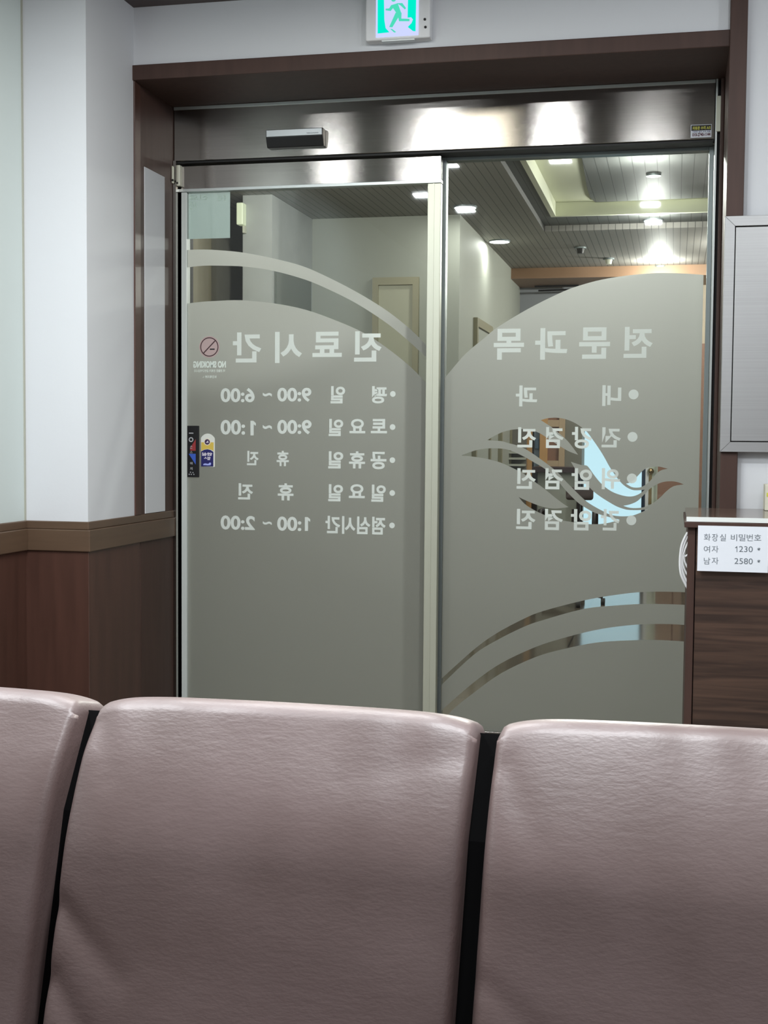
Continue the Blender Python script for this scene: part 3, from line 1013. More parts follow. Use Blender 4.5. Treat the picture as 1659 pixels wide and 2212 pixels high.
letter_parts(bm, '스', V(0.32, 0)[0], V(0, 0.535)[1], V(0.52, 0)[0], V(0, 0.49)[1], py_ - 0.0009, 0.0004, False, 0.01)
letter_parts(bm, '위', V(0.32, 0)[0], V(0, 0.755)[1], V(0.52, 0)[0], V(0, 0.705)[1], py_ - 0.0009, 0.0004, False, 0.02)
letter_parts(bm, '치', V(0.32, 0)[0], V(0, 0.86)[1], V(0.52, 0)[0], V(0, 0.805)[1], py_ - 0.0009, 0.0004, False, 0.02)
obj('lettering', bm, M['grey_print'], pp)
bm = bmesh.new()
for q in ((0.26, 0.945), (0.36, 0.905), (0.42, 0.945), (0.55, 0.91), (0.62, 0.945)):
    k = V(*q)
    add_prism_y(bm, disc_pts(k[0], k[1], w_ * 0.045, 12), py_ - 0.0005, py_)
obj('dot_marks', bm, M['grey_print'], pp)

# yellow, white and navy sticker
yy = YL - 0.0008
a = on_y(434, 936.5, yy)
b = on_y(464, 1009, yy)
x0, x1, z0, z1 = a.x, b.x, b.z, a.z
w_, h_ = x1 - x0, z1 - z0
ks = thing('door_sticker', 'small arch-topped white, yellow and navy sticker on the frosted leaf', 'sticker', ((x0 + x1) / 2, YL, z0))
arcp = [(0.0, 0.13), (0.1, 0.075), (0.25, 0.025), (0.4, 0.004), (0.5, 0), (0.6, 0.004), (0.75, 0.03), (0.9, 0.085), (1.0, 0.15)]
bm = bmesh.new()
add_prism_y(bm, [V(u, v) for u, v in arcp] + [V(1.0, 0.98), V(0.94, 1.0), V(0.02, 0.985)], yy - 0.0004, YG - 0.0003)
obj('backing', bm, mat('sticker_white', rgb(222, 224, 216), 0.5), ks)
bm = bmesh.new()
add_prism_y(bm, [V(0.03, 0.26), V(0.92, 0.26), V(0.92, 0.52), V(0.75, 0.48), V(0.5, 0.455), V(0.25, 0.475), V(0.03, 0.52)], yy - 0.0007, yy - 0.0004)
obj('yellow_band', bm, mat('yellow_print', rgb(214, 186, 82), 0.5), ks)
bm = bmesh.new()
add_prism_y(bm, [V(0.02, 0.535), V(0.25, 0.485), V(0.48, 0.468), V(0.7, 0.49), V(0.9, 0.545), V(0.9, 0.985), V(0.02, 0.985)], yy - 0.0009, yy - 0.0004)
obj('navy_field', bm, mat('navy_print', rgb(26, 26, 96), 0.5), ks)
k = V(0.46, 0.25)
bm = bmesh.new()
add_prism_y(bm, disc_pts(k[0], k[1], w_ * 0.24, 24), yy - 0.0008, yy - 0.0004)
obj('badge_rim', bm, mat('badge_rim', rgb(232, 222, 200), 0.5), ks)
bm = bmesh.new()
add_prism_y(bm, disc_pts(k[0], k[1], w_ * 0.185, 24), yy - 0.0011, yy - 0.0004)
obj('badge', bm, mat('badge_purple', rgb(56, 30, 74), 0.5), ks)
M['pale_print'] = mat('pale_print', rgb(216, 210, 222), 0.5)
bm = bmesh.new()
add_prism_y(bm, [V(0.36, 0.275), V(0.42, 0.245), V(0.53, 0.205), V(0.54, 0.245), V(0.57, 0.275)], yy - 0.0014, yy - 0.0009)
letter_parts(bm, '안심', V(0.10, 0)[0], V(0, 0.665)[1], V(0.82, 0)[0], V(0, 0.565)[1], yy - 0.0014, 0.0004, True, 0.06)
letter_parts(bm, '업소', V(0.22, 0)[0], V(0, 0.79)[1], V(0.70, 0)[0], V(0, 0.69)[1], yy - 0.0014, 0.0004, True, 0.06)
obj('lettering', bm, M['pale_print'], ks)
bm = bmesh.new()
add_prism_y(bm, [V(0.17, 0.945), V(0.19, 0.91), V(0.3, 0.89), V(0.5, 0.905), V(0.56, 0.9), V(0.64, 0.865), V(0.72, 0.87), V(0.74, 0.91), V(0.7, 0.945), V(0.5, 0.95), V(0.3, 0.945)], yy - 0.0014, yy - 0.0009)
obj('logo', bm, mat('lilac_print', rgb(168, 178, 244), 0.5), ks)

# paper sheet stuck to the outer side of the leaf glass
yo = YG + 0.0095
a, b = on_y(404, 416, yo), on_y(497, 514, yo)
ps = thing('notice_sheet', 'pale blue notice sheet stuck in the upper left corner of the sliding leaf', 'notice', ((a.x + b.x) / 2, yo, b.z))
fill_shape('sheet', [[(a.x, a.z), (b.x, a.z), (b.x, b.z), (a.x, b.z)]], yo, 0.0, film('notice_paper', rgb(176, 194, 193), rgb(192, 208, 208), 0.5, 0.02), ps)
bm = bmesh.new()
for w, l, t_, r, bt in (('안내문', 470, 420, 488, 434), ('진료', 408, 421, 450, 432), ('시간', 409, 436, 424, 452)):
    px_word(bm, w, l, t_, r, bt, yo - 0.0007, 0.0004, True, 0.0)
obj('lettering', bm, M['letter'], ps)

# ------------------------------------------------------------------ steel wall cabinet
cy = YW - 0.044
a, b = on_y(1567, 465.6, cy), on_y(1554, 976, cy)
cx0, cz1, cz0 = (a.x + b.x) / 2, a.z - 0.002, b.z
cx1 = cx0 + 0.56
fw = 0.034
wc = thing('wall_cabinet', 'brushed steel cabinet mounted on the white wall right of the post', 'wall cabinet', ((cx0 + cx1) / 2, YW, cz0))
bm = bmesh.new()
for poly in ([(cx0, cz0), (cx0, cz1), (cx0 + fw, cz1 - fw), (cx0 + fw, cz0 + fw)],
             [(cx1, cz1), (cx1, cz0), (cx1 - fw, cz0 + fw), (cx1 - fw, cz1 - fw)],
             [(cx0, cz1), (cx1, cz1), (cx1 - fw, cz1 - fw), (cx0 + fw, cz1 - fw)],
             [(cx1, cz0), (cx0, cz0), (cx0 + fw, cz0 + fw), (cx1 - fw, cz0 + fw)]):
    add_prism_y(bm, poly, cy, YW)
bmesh.ops.bevel(bm, geom=[e for e in bm.edges], offset=0.0008, segments=1, affect='EDGES')
obj('frame', bm, M['steel_cab'], wc)
dr = box('door', cx0 + fw + 0.003, cx1 - fw - 0.003, cy + 0.004, YW - 0.002, cz0 + fw + 0.003, cz1 - fw - 0.003, M['steel_cab'], wc, 0.0015)
box('shadow_gap', cx0 + fw - 0.002, cx1 - fw + 0.002, cy + 0.012, YW - 0.001, cz0 + fw - 0.002, cz1 - fw + 0.002, M['gasket'], wc)
hy = cy - 0.006
a, b = on_y(1606, 686, hy), on_y(1625, 752, hy)
hx0, hx1, hz0, hz1 = a.x, b.x, b.z, a.z
hb = box('latch', hx0, hx1, hy, cy + 0.006, hz0, hz1, M['chrome'], dr, 0.003)
hw, hh = hx1 - hx0, hz1 - hz0
box('latch_recess', hx0 + hw * 0.16, hx1 - hw * 0.16, hy - 0.0006, hy + 0.002, hz0 + hh * 0.18, hz0 + hh * 0.36, M['dark_frame'], dr, 0.001)
box('latch_lever', hx0 + hw * 0.16, hx1 - hw * 0.16, hy - 0.004, hy + 0.002, hz0 + hh * 0.5, hz0 + hh * 0.84, M['chrome'], dr, 0.003)
bm = bmesh.new()
add_cyl(bm, ((hx0 + hx1) / 2, hy - 0.0045, hz0 + hh * 0.56), 0.004, 0.003, 'Y', 16)
obj('keyhole', bm, M['dark_frame'], dr)

# ------------------------------------------------------------------ walnut counter in front of the right wall
CY = 4.03
ctz = on_y(1560, 1118, CY).z
clx = on_y(1483, 1117, CY).x
llx = on_y(1478.5, 1133, CY).x
bxs = on_y(1486, 1150, CY + 0.015).x
bxf = on_y(1501, 1200, CY + 0.015).x
edge0 = on_y(1560, 1128, CY).z
lb0 = on_y(1560, 1141, CY).z
cr = 0.95
ct = thing('reception_counter', 'walnut counter with a reflection painted white along its top edge against the right wall', 'counter', ((clx + cr) / 2, CY + 0.28, 0))
M['top_gloss'] = mat('glossy_brown_top', rgb(96, 78, 68), 0.14, noise=0.08, nscale=4, stretch=(1, 8, 1))
box('top_board', clx, cr, CY + 0.002, YW - 0.005, edge0, ctz, M['top_gloss'], ct, 0.001)
box('edge_glint', clx, cr, CY, CY + 0.003, edge0, ctz, mat('edge_glint_white', rgb(230, 234, 232), 0.3), ct)  # reflection on the glossy edge, painted as a white strip
box('lower_board', llx, cr, CY - 0.004, YW - 0.005, lb0, edge0 - 0.001, M['wood'], ct, 0.0015)
box('side_panel', bxs, bxf, CY + 0.012, YW - 0.01, 0, lb0, M['wood'], ct, 0.001)
box('front_panel', bxf + 0.003, cr - 0.02, CY + 0.015, CY + 0.035, 0.08, lb0 - 0.002, M['walnut'], ct, 0.001)
box('plinth', bxf, cr - 0.02, CY + 0.05, CY + 0.07, 0, 0.08, M['wood'], ct)
box('back_box', bxf, cr - 0.02, CY + 0.04, YW - 0.02, 0.08, lb0 - 0.002, M['wood'], ct)

# password note on the counter front
ny = CY - 0.005
a, b = on_y(1508, 1135, ny), on_y(1658.5, 1237.5, ny)
ns_ = thing('password_notice', 'white restroom password note taped to the counter front', 'notice', ((a.x + b.x) / 2, ny, b.z))
box('paper', a.x, b.x, ny - 0.0006, ny, b.z, a.z, M['paper'], ns_)
box('backing_card', a.x + 0.004, b.x - 0.004, ny, CY + 0.0145, b.z + 0.002, lb0 - 0.0005, M['paper'], ns_)
bm = bmesh.new()
yt = ny - 0.0011
for w, l, t_, r, bt in (('화', 1520.5, 1153, 1535, 1168), ('장', 1538, 1153, 1551, 1169), ('실', 1555, 1153.5, 1568, 1168.5),
                        ('비', 1579, 1154, 1592, 1168.5), ('밀', 1596, 1154, 1610, 1168.5), ('번', 1613, 1154, 1626, 1168.5), ('호', 1629, 1154.5, 1644.5, 1167.5),
                        ('여', 1520.5, 1179, 1533.5, 1193.5), ('자', 1537.5, 1179, 1552, 1193.5), ('|1', 1588, 1180, 1592.5, 1192.5), ('230', 1596.5, 1180, 1626, 1192.5), ('*', 1636, 1183, 1642.5, 1189.5),
                        ('남', 1520.5, 1204.5, 1534, 1219), ('자', 1537.5, 1204, 1552, 1219), ('2580', 1586.5, 1206, 1626, 1218.5), ('*', 1636, 1209, 1642.5, 1215.5)):
    if w == '|1':
        pts = px_loop([(r, t_), (r, bt), (r - 1.3, bt), (r - 1.3, t_ + 3), (l, t_ + 4), (l, t_ + 2.8), (r - 1, t_)], yt)
        bm.faces.new([bm.verts.new((x, yt, z)) for x, z in pts])
    else:
        px_word(bm, w, l, t_, r, bt, yt, 0.0004, False, -0.004 if w not in '*' else 0.02)
obj('lettering', bm, M['ink'], ns_)

# white cable bundle hanging behind the counter's left side
cby = CY + 0.1
bm = bmesh.new()
for pts, r in (([(1486, 1150), (1474, 1175), (1469.5, 1205), (1470, 1232), (1475, 1250), (1488, 1275)], 0.0045),
               ([(1486, 1158), (1477, 1180), (1472, 1205), (1473.5, 1228), (1480, 1248), (1490, 1266)], 0.0035),
               ([(1487, 1170), (1479, 1190), (1474.5, 1210), (1478, 1228), (1489, 1250)], 0.003),
               ([(1489, 1195), (1480.5, 1202), (1477, 1198), (1480, 1215), (1489, 1232)], 0.003)):
    path = []
    for x, y in smooth_loop(pts, 6):
        p = on_y(x, y, cby)
        path.append((p.x, p.y, p.z))
    add_tube(bm, path, r)
tag(obj('cable_bundle', bm, M['white_plastic'], None, True), 'looped white cable hanging out beside the counter side panel', 'cable')

# box with a yellow label on the counter, cut by the picture edge
bx = on_y(1652, 1080, 4.5).x
lb = thing('leaflet_box', 'cream box with a yellow label standing on the counter', 'box', (bx + 0.06, 4.53, ctz))
box('carton', bx, bx + 0.12, 4.49, 4.58, ctz + 0.0005, ctz + 0.088, mat('cream_card', rgb(212, 210, 192), 0.6), lb, 0.002)
yl = on_y(1656, 1069, 4.489)
box('yellow_label', yl.x, bx + 0.1, 4.4892, 4.4902, yl.z - 0.006, yl.z + 0.007, mat('yellow_label', rgb(206, 204, 84), 0.5), lb)

# ------------------------------------------------------------------ sofa
LEAN = math.radians(13)
SDIR = Vector((0.028, math.sin(LEAN), math.cos(LEAN)))     # the pads stand a touch askew
NDIR = Vector((0, math.cos(LEAN), -math.sin(LEAN)))
SEAM = [-0.729, -0.212]
PW = SEAM[1] - SEAM[0]
S_TOP = Vector((0, 1.468, EYE - 0.314))
sofa = thing('sofa', 'three seat waiting room sofa in mauve leather in the foreground', 'sofa', (SEAM[0] + PW / 2, 1.2, 0))
TOPK, TOPL = 0.055, 0.20      # how far and how deep the pad curves back towards its top


def seg_dist(px, py, a, b):
    ax, ay = a
    bx_, by = b
    t = max(0, min(1, ((px - ax) * (bx_ - ax) + (py - ay) * (by - ay)) / ((bx_ - ax) ** 2 + (by - ay) ** 2)))
    return math.hypot(px - ax - t * (bx_ - ax), py - ay - t * (by - ay)), t


def back_cushion(xc, w, creases, seed):
    """upholstered back pad: rounded box, pillowy front, top crown, creases"""
    H, T, r = 0.62, 0.13, 0.036
    NU, NV = 90, 150
    bm = bmesh.new()
    rr = random.Random(seed)
    ph = [rr.uniform(0, 6.28) for _ in range(8)]
    # profile path (t = thickness axis, s = height), from bottom front up, over the top, down the back
    def tilt(q):
        return TOPK * max(0.0, min(1.0, (q + TOPL) / TOPL)) ** 2
    a0 = math.atan(2 * TOPK / TOPL * 0.9)
    s0 = -r * (1 - math.sin(a0))
    tc = tilt(s0) + r * math.cos(a0)
    prof = []
    n1 = 96
    for i in range(n1):
        q = -H + (H + s0) * i / (n1 - 1)
        prof.append((tilt(q), q, 0, 0.0))
    for i in range(1, 17):
        a_ = a0 + (math.pi / 2 - a0) * i / 16
        prof.append((tc - r * math.cos(a_), -r + r * math.sin(a_), 1, a_))
    tb = T + 0.03
    for i in range(1, 6):
        prof.append((tc + (tb - r - tc) * i / 5, 0.0, 2, 0))
    for i in range(1, 10):
        a_ = math.pi / 2 * i / 10
        prof.append((tb - r + r * math.sin(a_), -r + r * math.cos(a_), 3, a_))
    for i in range(12):
        prof.append((tb, -r - (H - r) * i / 11, 4, 0))
    hw = w / 2
    us = []
    nside = 8
    for i in range(NU + 1):
        us.append(-1 + 2 * i / NU)
    grid = []
    re = 0.011       # edge rounding across the width
    for t_, s_, k, an_ in prof:
        row = []
        for u in us:
            x = u * hw
            edge = hw - abs(x)
            # rounded vertical edges: pull the surface inwards near the sides
            pull = 0.0
            if edge < re:
                q = 1 - edge / re
                pull = re * (1 - math.sqrt(max(0.0, 1 - q * q)))
            cen_t, cen_s = T / 2, min(s_, -T / 2)
            tt, ss = t_, s_
            if k == 0:
                q_ = max(0.0, min(1.0, (-s_ - r) / 0.16))
                fill = (1 - u ** 14) * q_ * q_ * (3 - 2 * q_) * 0.012
                tt = tt - fill + pull
            elif k == 1:
                tt = t_ + pull * math.cos(an_)
                ss = s_ - pull * math.sin(an_)
            elif k in (2, 3):
                ss = s_ - pull * math.cos(an_)
                tt = t_ - pull * math.sin(an_)
            else:
                tt = t_ - pull
            ss -= (0.003 * u * u + 0.013 * abs(u) ** 9) * max(0.0, min(1.0, (s_ + 0.08) / 0.08))
            if k in (0, 1):
                # soft folds
                d_ = 0
                for a_, b_, dep, wd in creases:
                    ds, tq = seg_dist(x, s_, a_, b_)
                    d_ += dep * math.exp(-(ds / wd) ** 2) * (1 - 0.6 * tq)
                wob = 0.0009 * math.sin(23 * x + ph[0]) * math.sin(11 * s_ + ph[1]) + 0.0011 * math.sin(60 * x + 14 * s_ + ph[2] + 1.6 * math.sin(17 * x + ph[4])) * math.exp(s_ / 0.08)
                wob += 0.0006 * math.sin(41 * s_ + 9 * x + ph[3])
                tt += d_ + wob
            row.append(bm.verts.new(Vector((xc + x, 0, 0)) + Vector((0, S_TOP.y, S_TOP.z)) + SDIR * ss + NDIR * tt))
        grid.append(row)
    for i in range(len(grid) - 1):
        for j in range(NU):
            bm.faces.new((grid[i][j], grid[i][j + 1], grid[i + 1][j + 1], grid[i + 1][j]))
    # side faces
    for j in (0, NU):
        bm.faces.new([grid[i][j] for i in range(len(grid))])
    bm.faces.new([grid[0][j] for j in range(NU + 1)] + [grid[-1][j] for j in range(NU, -1, -1)])
    return bm


gap = 0.012
cre = {
    0: [((0.16, -0.47), (0.05, -0.55), 0.003, 0.014)],
    1: [((-0.235, -0.26), (-0.15, -0.335), 0.005, 0.016), ((-0.235, -0.345), (-0.16, -0.43), 0.006, 0.018), ((0.235, -0.385), (0.12, -0.44), 0.006, 0.018), ((-0.235, -0.035), (-0.20, -0.10), 0.004, 0.02), ((0.23, -0.05), (0.1, -0.085), 0.002, 0.02)],
    2: [((-0.235, -0.30), (-0.15, -0.36), 0.003, 0.016), ((-0.235, -0.06), (-0.19, -0.14), 0.003, 0.02)],
}
for i in range(3):
    xc = SEAM[0] - PW / 2 + PW * i
    o = obj('back_cushion', back_cushion(xc, PW - 2 * gap, cre[i], 10 + i), M['leather'], sofa, True)
    # piping along the two front edges
    for sgn in (-1, 1):
        xe = xc + sgn * (PW / 2 - gap - 0.0035)
        bm = bmesh.new()
        path = [Vector((xe, S_TOP.y, S_TOP.z)) + SDIR * (-0.62 + 0.575 * k / 40) + NDIR * (0.0085 + TOPK * max(0.0, (-0.62 + 0.575 * k / 40 + TOPL) / TOPL) ** 2) for k in range(41)]
        add_tube(bm, path, 0.0026, 8)
        obj('piping', bm, M['leather'], o, True)
sx_a, sx_b = SEAM[0] - PW, SEAM[1] + PW
# back board behind the pads (near black stands in for shade in the joints)
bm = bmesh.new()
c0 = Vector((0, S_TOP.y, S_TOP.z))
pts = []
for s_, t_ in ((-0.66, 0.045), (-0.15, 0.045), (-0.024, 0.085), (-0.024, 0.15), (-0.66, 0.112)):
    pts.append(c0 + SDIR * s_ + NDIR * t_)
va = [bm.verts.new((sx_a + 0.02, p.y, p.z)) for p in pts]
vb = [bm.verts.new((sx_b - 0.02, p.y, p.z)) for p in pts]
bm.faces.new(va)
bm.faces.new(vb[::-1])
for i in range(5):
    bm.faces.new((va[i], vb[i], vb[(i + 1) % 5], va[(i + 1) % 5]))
obj('back_frame', bm, mat('joint_shade_black', rgb(10, 10, 11), 0.9, spec=0.1), sofa)
for i in range(3):
    xc = SEAM[0] - PW / 2 + PW * i
    bm = bmesh.new()
    add_box(bm, xc - PW / 2 + gap, xc + PW / 2 - gap, 0.72, 1.27, 0.34, 0.47, 0.03, 4)
    obj('seat_cushion', bm, M['leather'], sofa, True)
box('seat_frame', sx_a + 0.02, sx_b - 0.02, 0.76, 1.42, 0.28, 0.34, M['dark_frame'], sofa, 0.004)
for x in (sx_a + 0.08, sx_b - 0.08):
    for y in (0.82, 1.36):
        bm = bmesh.new()
        add_cyl(bm, (x, y, 0.14), 0.018, 0.28, 'Z', 20)
        obj('leg', bm, M['chrome'], sofa)

# ------------------------------------------------------------------ waiting room lamps
WHERE = ['nearest the left pilaster', 'second from the left pilaster', 'third from the left pilaster', 'left above the sofa', 'before the counter', 'added right of the sofa to light its top', 'added to brighten the right wall', 'behind the viewer at the right', 'at the back of the room', 'added over the left sofa seat for its light', 'added behind the sofa seat line in the middle as fill', 'added over the middle of the sofa for its light']  # lamps marked added are put in to light sofa and wall
for (x, y, p), wh in zip(ROOM_LAMPS, WHERE):
    t = thing('downlight', 'round room downlight ' + wh, 'ceiling lamp', (x, y, ROOM_CEIL), 'downlights of the waiting room')
    bm = bmesh.new()
    add_cyl(bm, (x, y, ROOM_CEIL - 0.004), 0.08, 0.012, 'Z', 40)
    obj('trim_ring', bm, M['alu_grey'], t)
    bm = bmesh.new()
    add_cyl(bm, (x, y, ROOM_CEIL - 0.014), 0.055, 0.02, 'Z', 40, 0.068)
    obj('lamp_disc', bm, M['lamp_disc'], t)
t = thing('ceiling_lamp', 'cream rectangular ceiling lamp between sofa and door', 'ceiling lamp', (-1.065, 3.15, ROOM_CEIL))
bm = bmesh.new()
for q in ((CREAM_LAMP[0] - 0.02, CREAM_LAMP[0], CREAM_LAMP[2], CREAM_LAMP[3]), (CREAM_LAMP[1], CREAM_LAMP[1] + 0.02, CREAM_LAMP[2], CREAM_LAMP[3]),
          (CREAM_LAMP[0] - 0.02, CREAM_LAMP[1] + 0.02, CREAM_LAMP[2] - 0.02, CREAM_LAMP[2]), (CREAM_LAMP[0] - 0.02, CREAM_LAMP[1] + 0.02, CREAM_LAMP[3], CREAM_LAMP[3] + 0.02)):
    add_box(bm, q[0], q[1], q[2], q[3], ROOM_CEIL - 0.025, ROOM_CEIL)
obj('frame', bm, M['white_plastic'], t)
box('diffuser', *CREAM_LAMP, ROOM_CEIL - 0.02, ROOM_CEIL - 0.001, emis('cream_diffuser', (1.0, 0.95, 0.78, 1), 0.9), t)

# ------------------------------------------------------------------ lobby shell
YB1 = 8.57
LC = LOBBY_CEIL
tx0, ty1 = -0.95, 9.36      # outer edge of the ceiling recess
bm = bmesh.new()
add_box(bm, LX0, tx0, 5.2, LY1, LC, LC + 0.1)
add_box(bm, tx0, LX1, ty1, LY1, LC, LC + 0.1)
struct(obj('ceiling_lobby', bm, M['slats']), 'grey brown slatted lobby ceiling beyond the glass', 'ceiling')
q0, q1, q2 = on_z(1128, 345, LC + 0.04), on_z(1205, 467, LC + 0.04), on_z(1530, 455, LC + 0.04)
ix, iy = (q0.x + q1.x) / 2, (q1.y + q2.y) / 2
bm = bmesh.new()
add_box(bm, tx0, ix, 5.2, ty1, LC + 0.04, LC + 0.1)
add_box(bm, ix, LX1, iy, ty1, LC + 0.04, LC + 0.1)
struct(obj('ceiling_step', bm, M['slats_up']), 'stepped slatted border round the cream lobby ceiling recess', 'ceiling')
struct(box('ceiling_cove', ix, LX1, 5.2, iy, LC + 0.13, LC + 0.2, M['cream']), 'cream ceiling recess in the lobby', 'ceiling')
# cream sides of the recess
bm = bmesh.new()
add_box(bm, ix - 0.03, ix + 0.004, 5.2, iy - 0.004, LC + 0.036, LC + 0.129)
add_box(bm, ix - 0.03, LX1, iy - 0.004, iy + 0.03, LC + 0.036, LC + 0.129)
struct(obj('trim_11', bm, M['cream']), 'cream side faces of the lobby ceiling recess', 'ceiling trim')
# dark slatted inner panel with a rounded corner
zi = LC + 0.115
pa, pb, pc, pd = on_z(1256, 335, zi), on_z(1268, 405, zi), on_z(1286, 437, zi), on_z(1530, 427, zi)
loop = [(pa.x, 5.25), (pa.x, pa.y), (pb.x, pb.y), (on_z(1274, 426, zi).x, on_z(1274, 426, zi).y), (pc.x, pc.y), (pd.x, pd.y), (LX1, pd.y), (LX1, 5.25)]
bm = bmesh.new()
lo_ = [bm.verts.new((x, y, zi)) for x, y in loop]
hi_ = [bm.verts.new((x, y, zi + 0.012)) for x, y in loop]
bm.faces.new(lo_)
bm.faces.new(hi_[::-1])
for i in range(len(loop)):
    j = (i + 1) % len(loop)
    bm.faces.new((lo_[i], lo_[j], hi_[j], hi_[i]))
struct(obj('ceiling_inner', bm, M['slats_up']), 'dark slatted panel with a rounded corner inside the cream recess', 'ceiling')

struct(box('wall_lobby_left', LX0 - 0.1, LX0, 5.2, YB1, 0, LC, M['lobby_wall_dark']), 'grey side wall of the lobby behind the sliding leaf', 'wall')
struct(box('wall_lobby_front', LX0 - 0.1, XP - 0.05, 5.2, 5.3, 0, LC, M['lobby_wall_dark']), 'lobby wall beside the door, hidden behind the recess', 'wall')
struct(box('wall_lobby_head', XP - 0.06, XPOST0 + 0.02, 5.2, 5.26, HD0 + 0.02, LC + 0.2, M['lobby_wall_dark']), 'lobby wall above the door header', 'wall')
struct(box('wall_lobby_right', XPOST0, LX1 + 0.1, 5.22, 5.3, 0, LC + 0.2, M['lobby_wall']), 'lobby wall right of the door', 'wall')
struct(box('wall_lobby_side', LX1, LX1 + 0.1, 5.2, LY1, 0, LC + 0.2, M['lobby_wall']), 'right side wall of the lobby', 'wall')
struct(box('wall_lobby_block', LX0 - 0.1, -1.43, YB1, LY1, 0, LC, M['lobby_wall']), 'pale lobby wall block seen through the upper glass', 'wall')
struct(box('wall_lobby_end', -1.43, LX1 + 0.1, LY1, LY1 + 0.1, 0, LC + 0.2, M['lobby_beige']), 'beige end wall of the lobby', 'wall')
struct(box('wall_lobby_pillar', -2.64, -2.45, 7.67, YB1, 0, LC, M['pillar']), 'grey square pillar in the lobby behind the sliding leaf', 'pillar')
struct(box('trim_12', -1.43, LX1, 11.3, LY1, LC - 0.09, LC, M['lobby_beam']), 'brown beam across the far end of the lobby ceiling', 'beam')
# dark board standing in for a glass reflection; slanted looking panel on the left wall
bb = thing('reflection_board', 'dark board on the lobby pillar standing in for a reflection in the glass', 'board', (-2.445, 8.1, 1.0))
box('board', -2.449, -2.435, 7.72, 8.5, 0.6, 2.3, mat('reflection_green', rgb(96, 100, 92), 0.5), bb)
box('board_edge', -2.449, -2.432, 7.72, 8.5, 2.3, 2.315, M['dark_frame'], bb)
wp = thing('wall_panel', 'taupe panel hung on the grey lobby side wall', 'panel', (LX0 + 0.02, 6.9, 1.5))
box('board', LX0, LX0 + 0.03, 6.25, 7.6, 1.78, 2.5, mat('taupe_board', rgb(140, 134, 116), 0.6, noise=0.05), wp)
box('lower_edge', LX0, LX0 + 0.035, 6.25, 7.6, 1.74, 1.78, mat('taupe_edge', rgb(150, 142, 118), 0.6), wp)

# ivory alarm box on the pillar
p = on_y(515, 440, 7.64)
q = on_y(529, 487, 7.64)
ab = thing('emergency_lamp', 'small ivory emergency lamp fixed to the corner of the lobby pillar', 'lamp', ((p.x + q.x) / 2, 7.67, q.z))
box('body', p.x, q.x, 7.6, 7.668, q.z, p.z, mat('pale_green_plastic', rgb(232, 238, 210), 0.4, emit=rgb(225, 235, 200), estr=0.25), ab, 0.006)
p = on_y(525, 488, 7.64)
q = on_y(529.5, 503, 7.64)
box('cable_duct', p.x, q.x, 7.63, 7.668, q.z, p.z, M['ivory'], ab)

# added door standing in for frames reflected in the glass
xa, xb = on_y(806, 700, YB1).x, on_y(905, 700, YB1).x
dz = on_y(850, 600, YB1).z
d3 = thing('reflection_door', 'cream door standing in for reflected frames behind the arc stripe', 'door', ((xa + xb) / 2, YB1, 0), kind='structure')
bm = bmesh.new()
for q in ((xa, xa + 0.04, 0, dz - 0.05), (xb - 0.04, xb, 0, dz - 0.05), (xa, xb, dz - 0.05, dz)):
    add_box(bm, q[0], q[1], YB1 - 0.03, YB1 + 0.01, q[2], q[3])
obj('door_frame', bm, mat('khaki_frame', rgb(158, 152, 126), 0.5), d3)
box('leaf', xa + 0.04, xb - 0.04, YB1 - 0.012, YB1 + 0.01, 0, dz - 0.05, mat('cream_door', rgb(184, 182, 160), 0.5), d3)

# doors along the block's long side (edge strips in the right pane)
for k, (y0, y1, nm, lab) in enumerate(((9.2, 10.0, 'door_4', 'olive framed door on the long lobby wall, nearer one'), (10.6, 11.3, 'door_5', 'olive framed door on the long lobby wall, farther one'))):
    t = thing(nm, lab, 'door', (-1.43, (y0 + y1) / 2, 0), kind='structure')
    bm = bmesh.new()
    add_box(bm, -1.435, -1.40, y0, y0 + 0.06, 0, 2.04)
    add_box(bm, -1.435, -1.40, y1 - 0.06, y1, 0, 2.04)
    add_box(bm, -1.435, -1.40, y0, y1, 2.04, 2.1)
    obj('door_frame', bm, mat('olive_frame', rgb(140, 134, 108), 0.5), t)
    box('leaf', -1.435, -1.415, y0 + 0.06, y1 - 0.06, 0, 2.04, M['lobby_wall'], t)

# grey blind on the end wall
a, b = on_y(1080, 605, LY1 - 0.02), on_y(1380, 690, LY1 - 0.02)
bl = thing('window_1', 'wide grey roller blind window on the lobby end wall', 'window', ((a.x + b.x) / 2, LY1, 1.5), kind='structure')
box('blind', a.x, b.x, LY1 - 0.02, LY1 - 0.002, a.z - 0.45, a.z, M['blind'], bl)
box('head_rail', a.x, b.x, LY1 - 0.04, LY1 - 0.002, a.z - 0.012, a.z + 0.02, M['dark_frame'], bl, 0.004)
bm = bmesh.new()
p, q = on_y(1155, 619, LY1 - 0.2), on_y(1250, 617, LY1 - 0.2)
add_tube(bm, [p, q], 0.008, 8)
p, q = on_y(1163, 628, LY1 - 0.2), on_y(1250, 625, LY1 - 0.2)
add_tube(bm, [p, q], 0.008, 8)
obj('curtain_rod', bm, M['dark_frame'], bl)

# ------------------------------------------------------------------ lobby lamps
def downlight(label, px, py, z, wpx):
    p = on_z(px, py, z)
    r = wpx / 2 * (p.y / math.cos(YAW)) / FPX * 0.98
    t = thing('downlight', label, 'ceiling lamp', (p.x, p.y, z), 'round downlights in the lobby ceiling')
    bm = bmesh.new()
    add_cyl(bm, (p.x, p.y, z - 0.004), r + 0.008, 0.012, 'Z', 40)
    obj('trim_ring', bm, M['alu_grey'], t)
    bm = bmesh.new()
    add_cyl(bm, (p.x, p.y, z - 0.007), r, 0.01, 'Z', 40)
    obj('lamp_disc', bm, M['lamp_disc'], t)


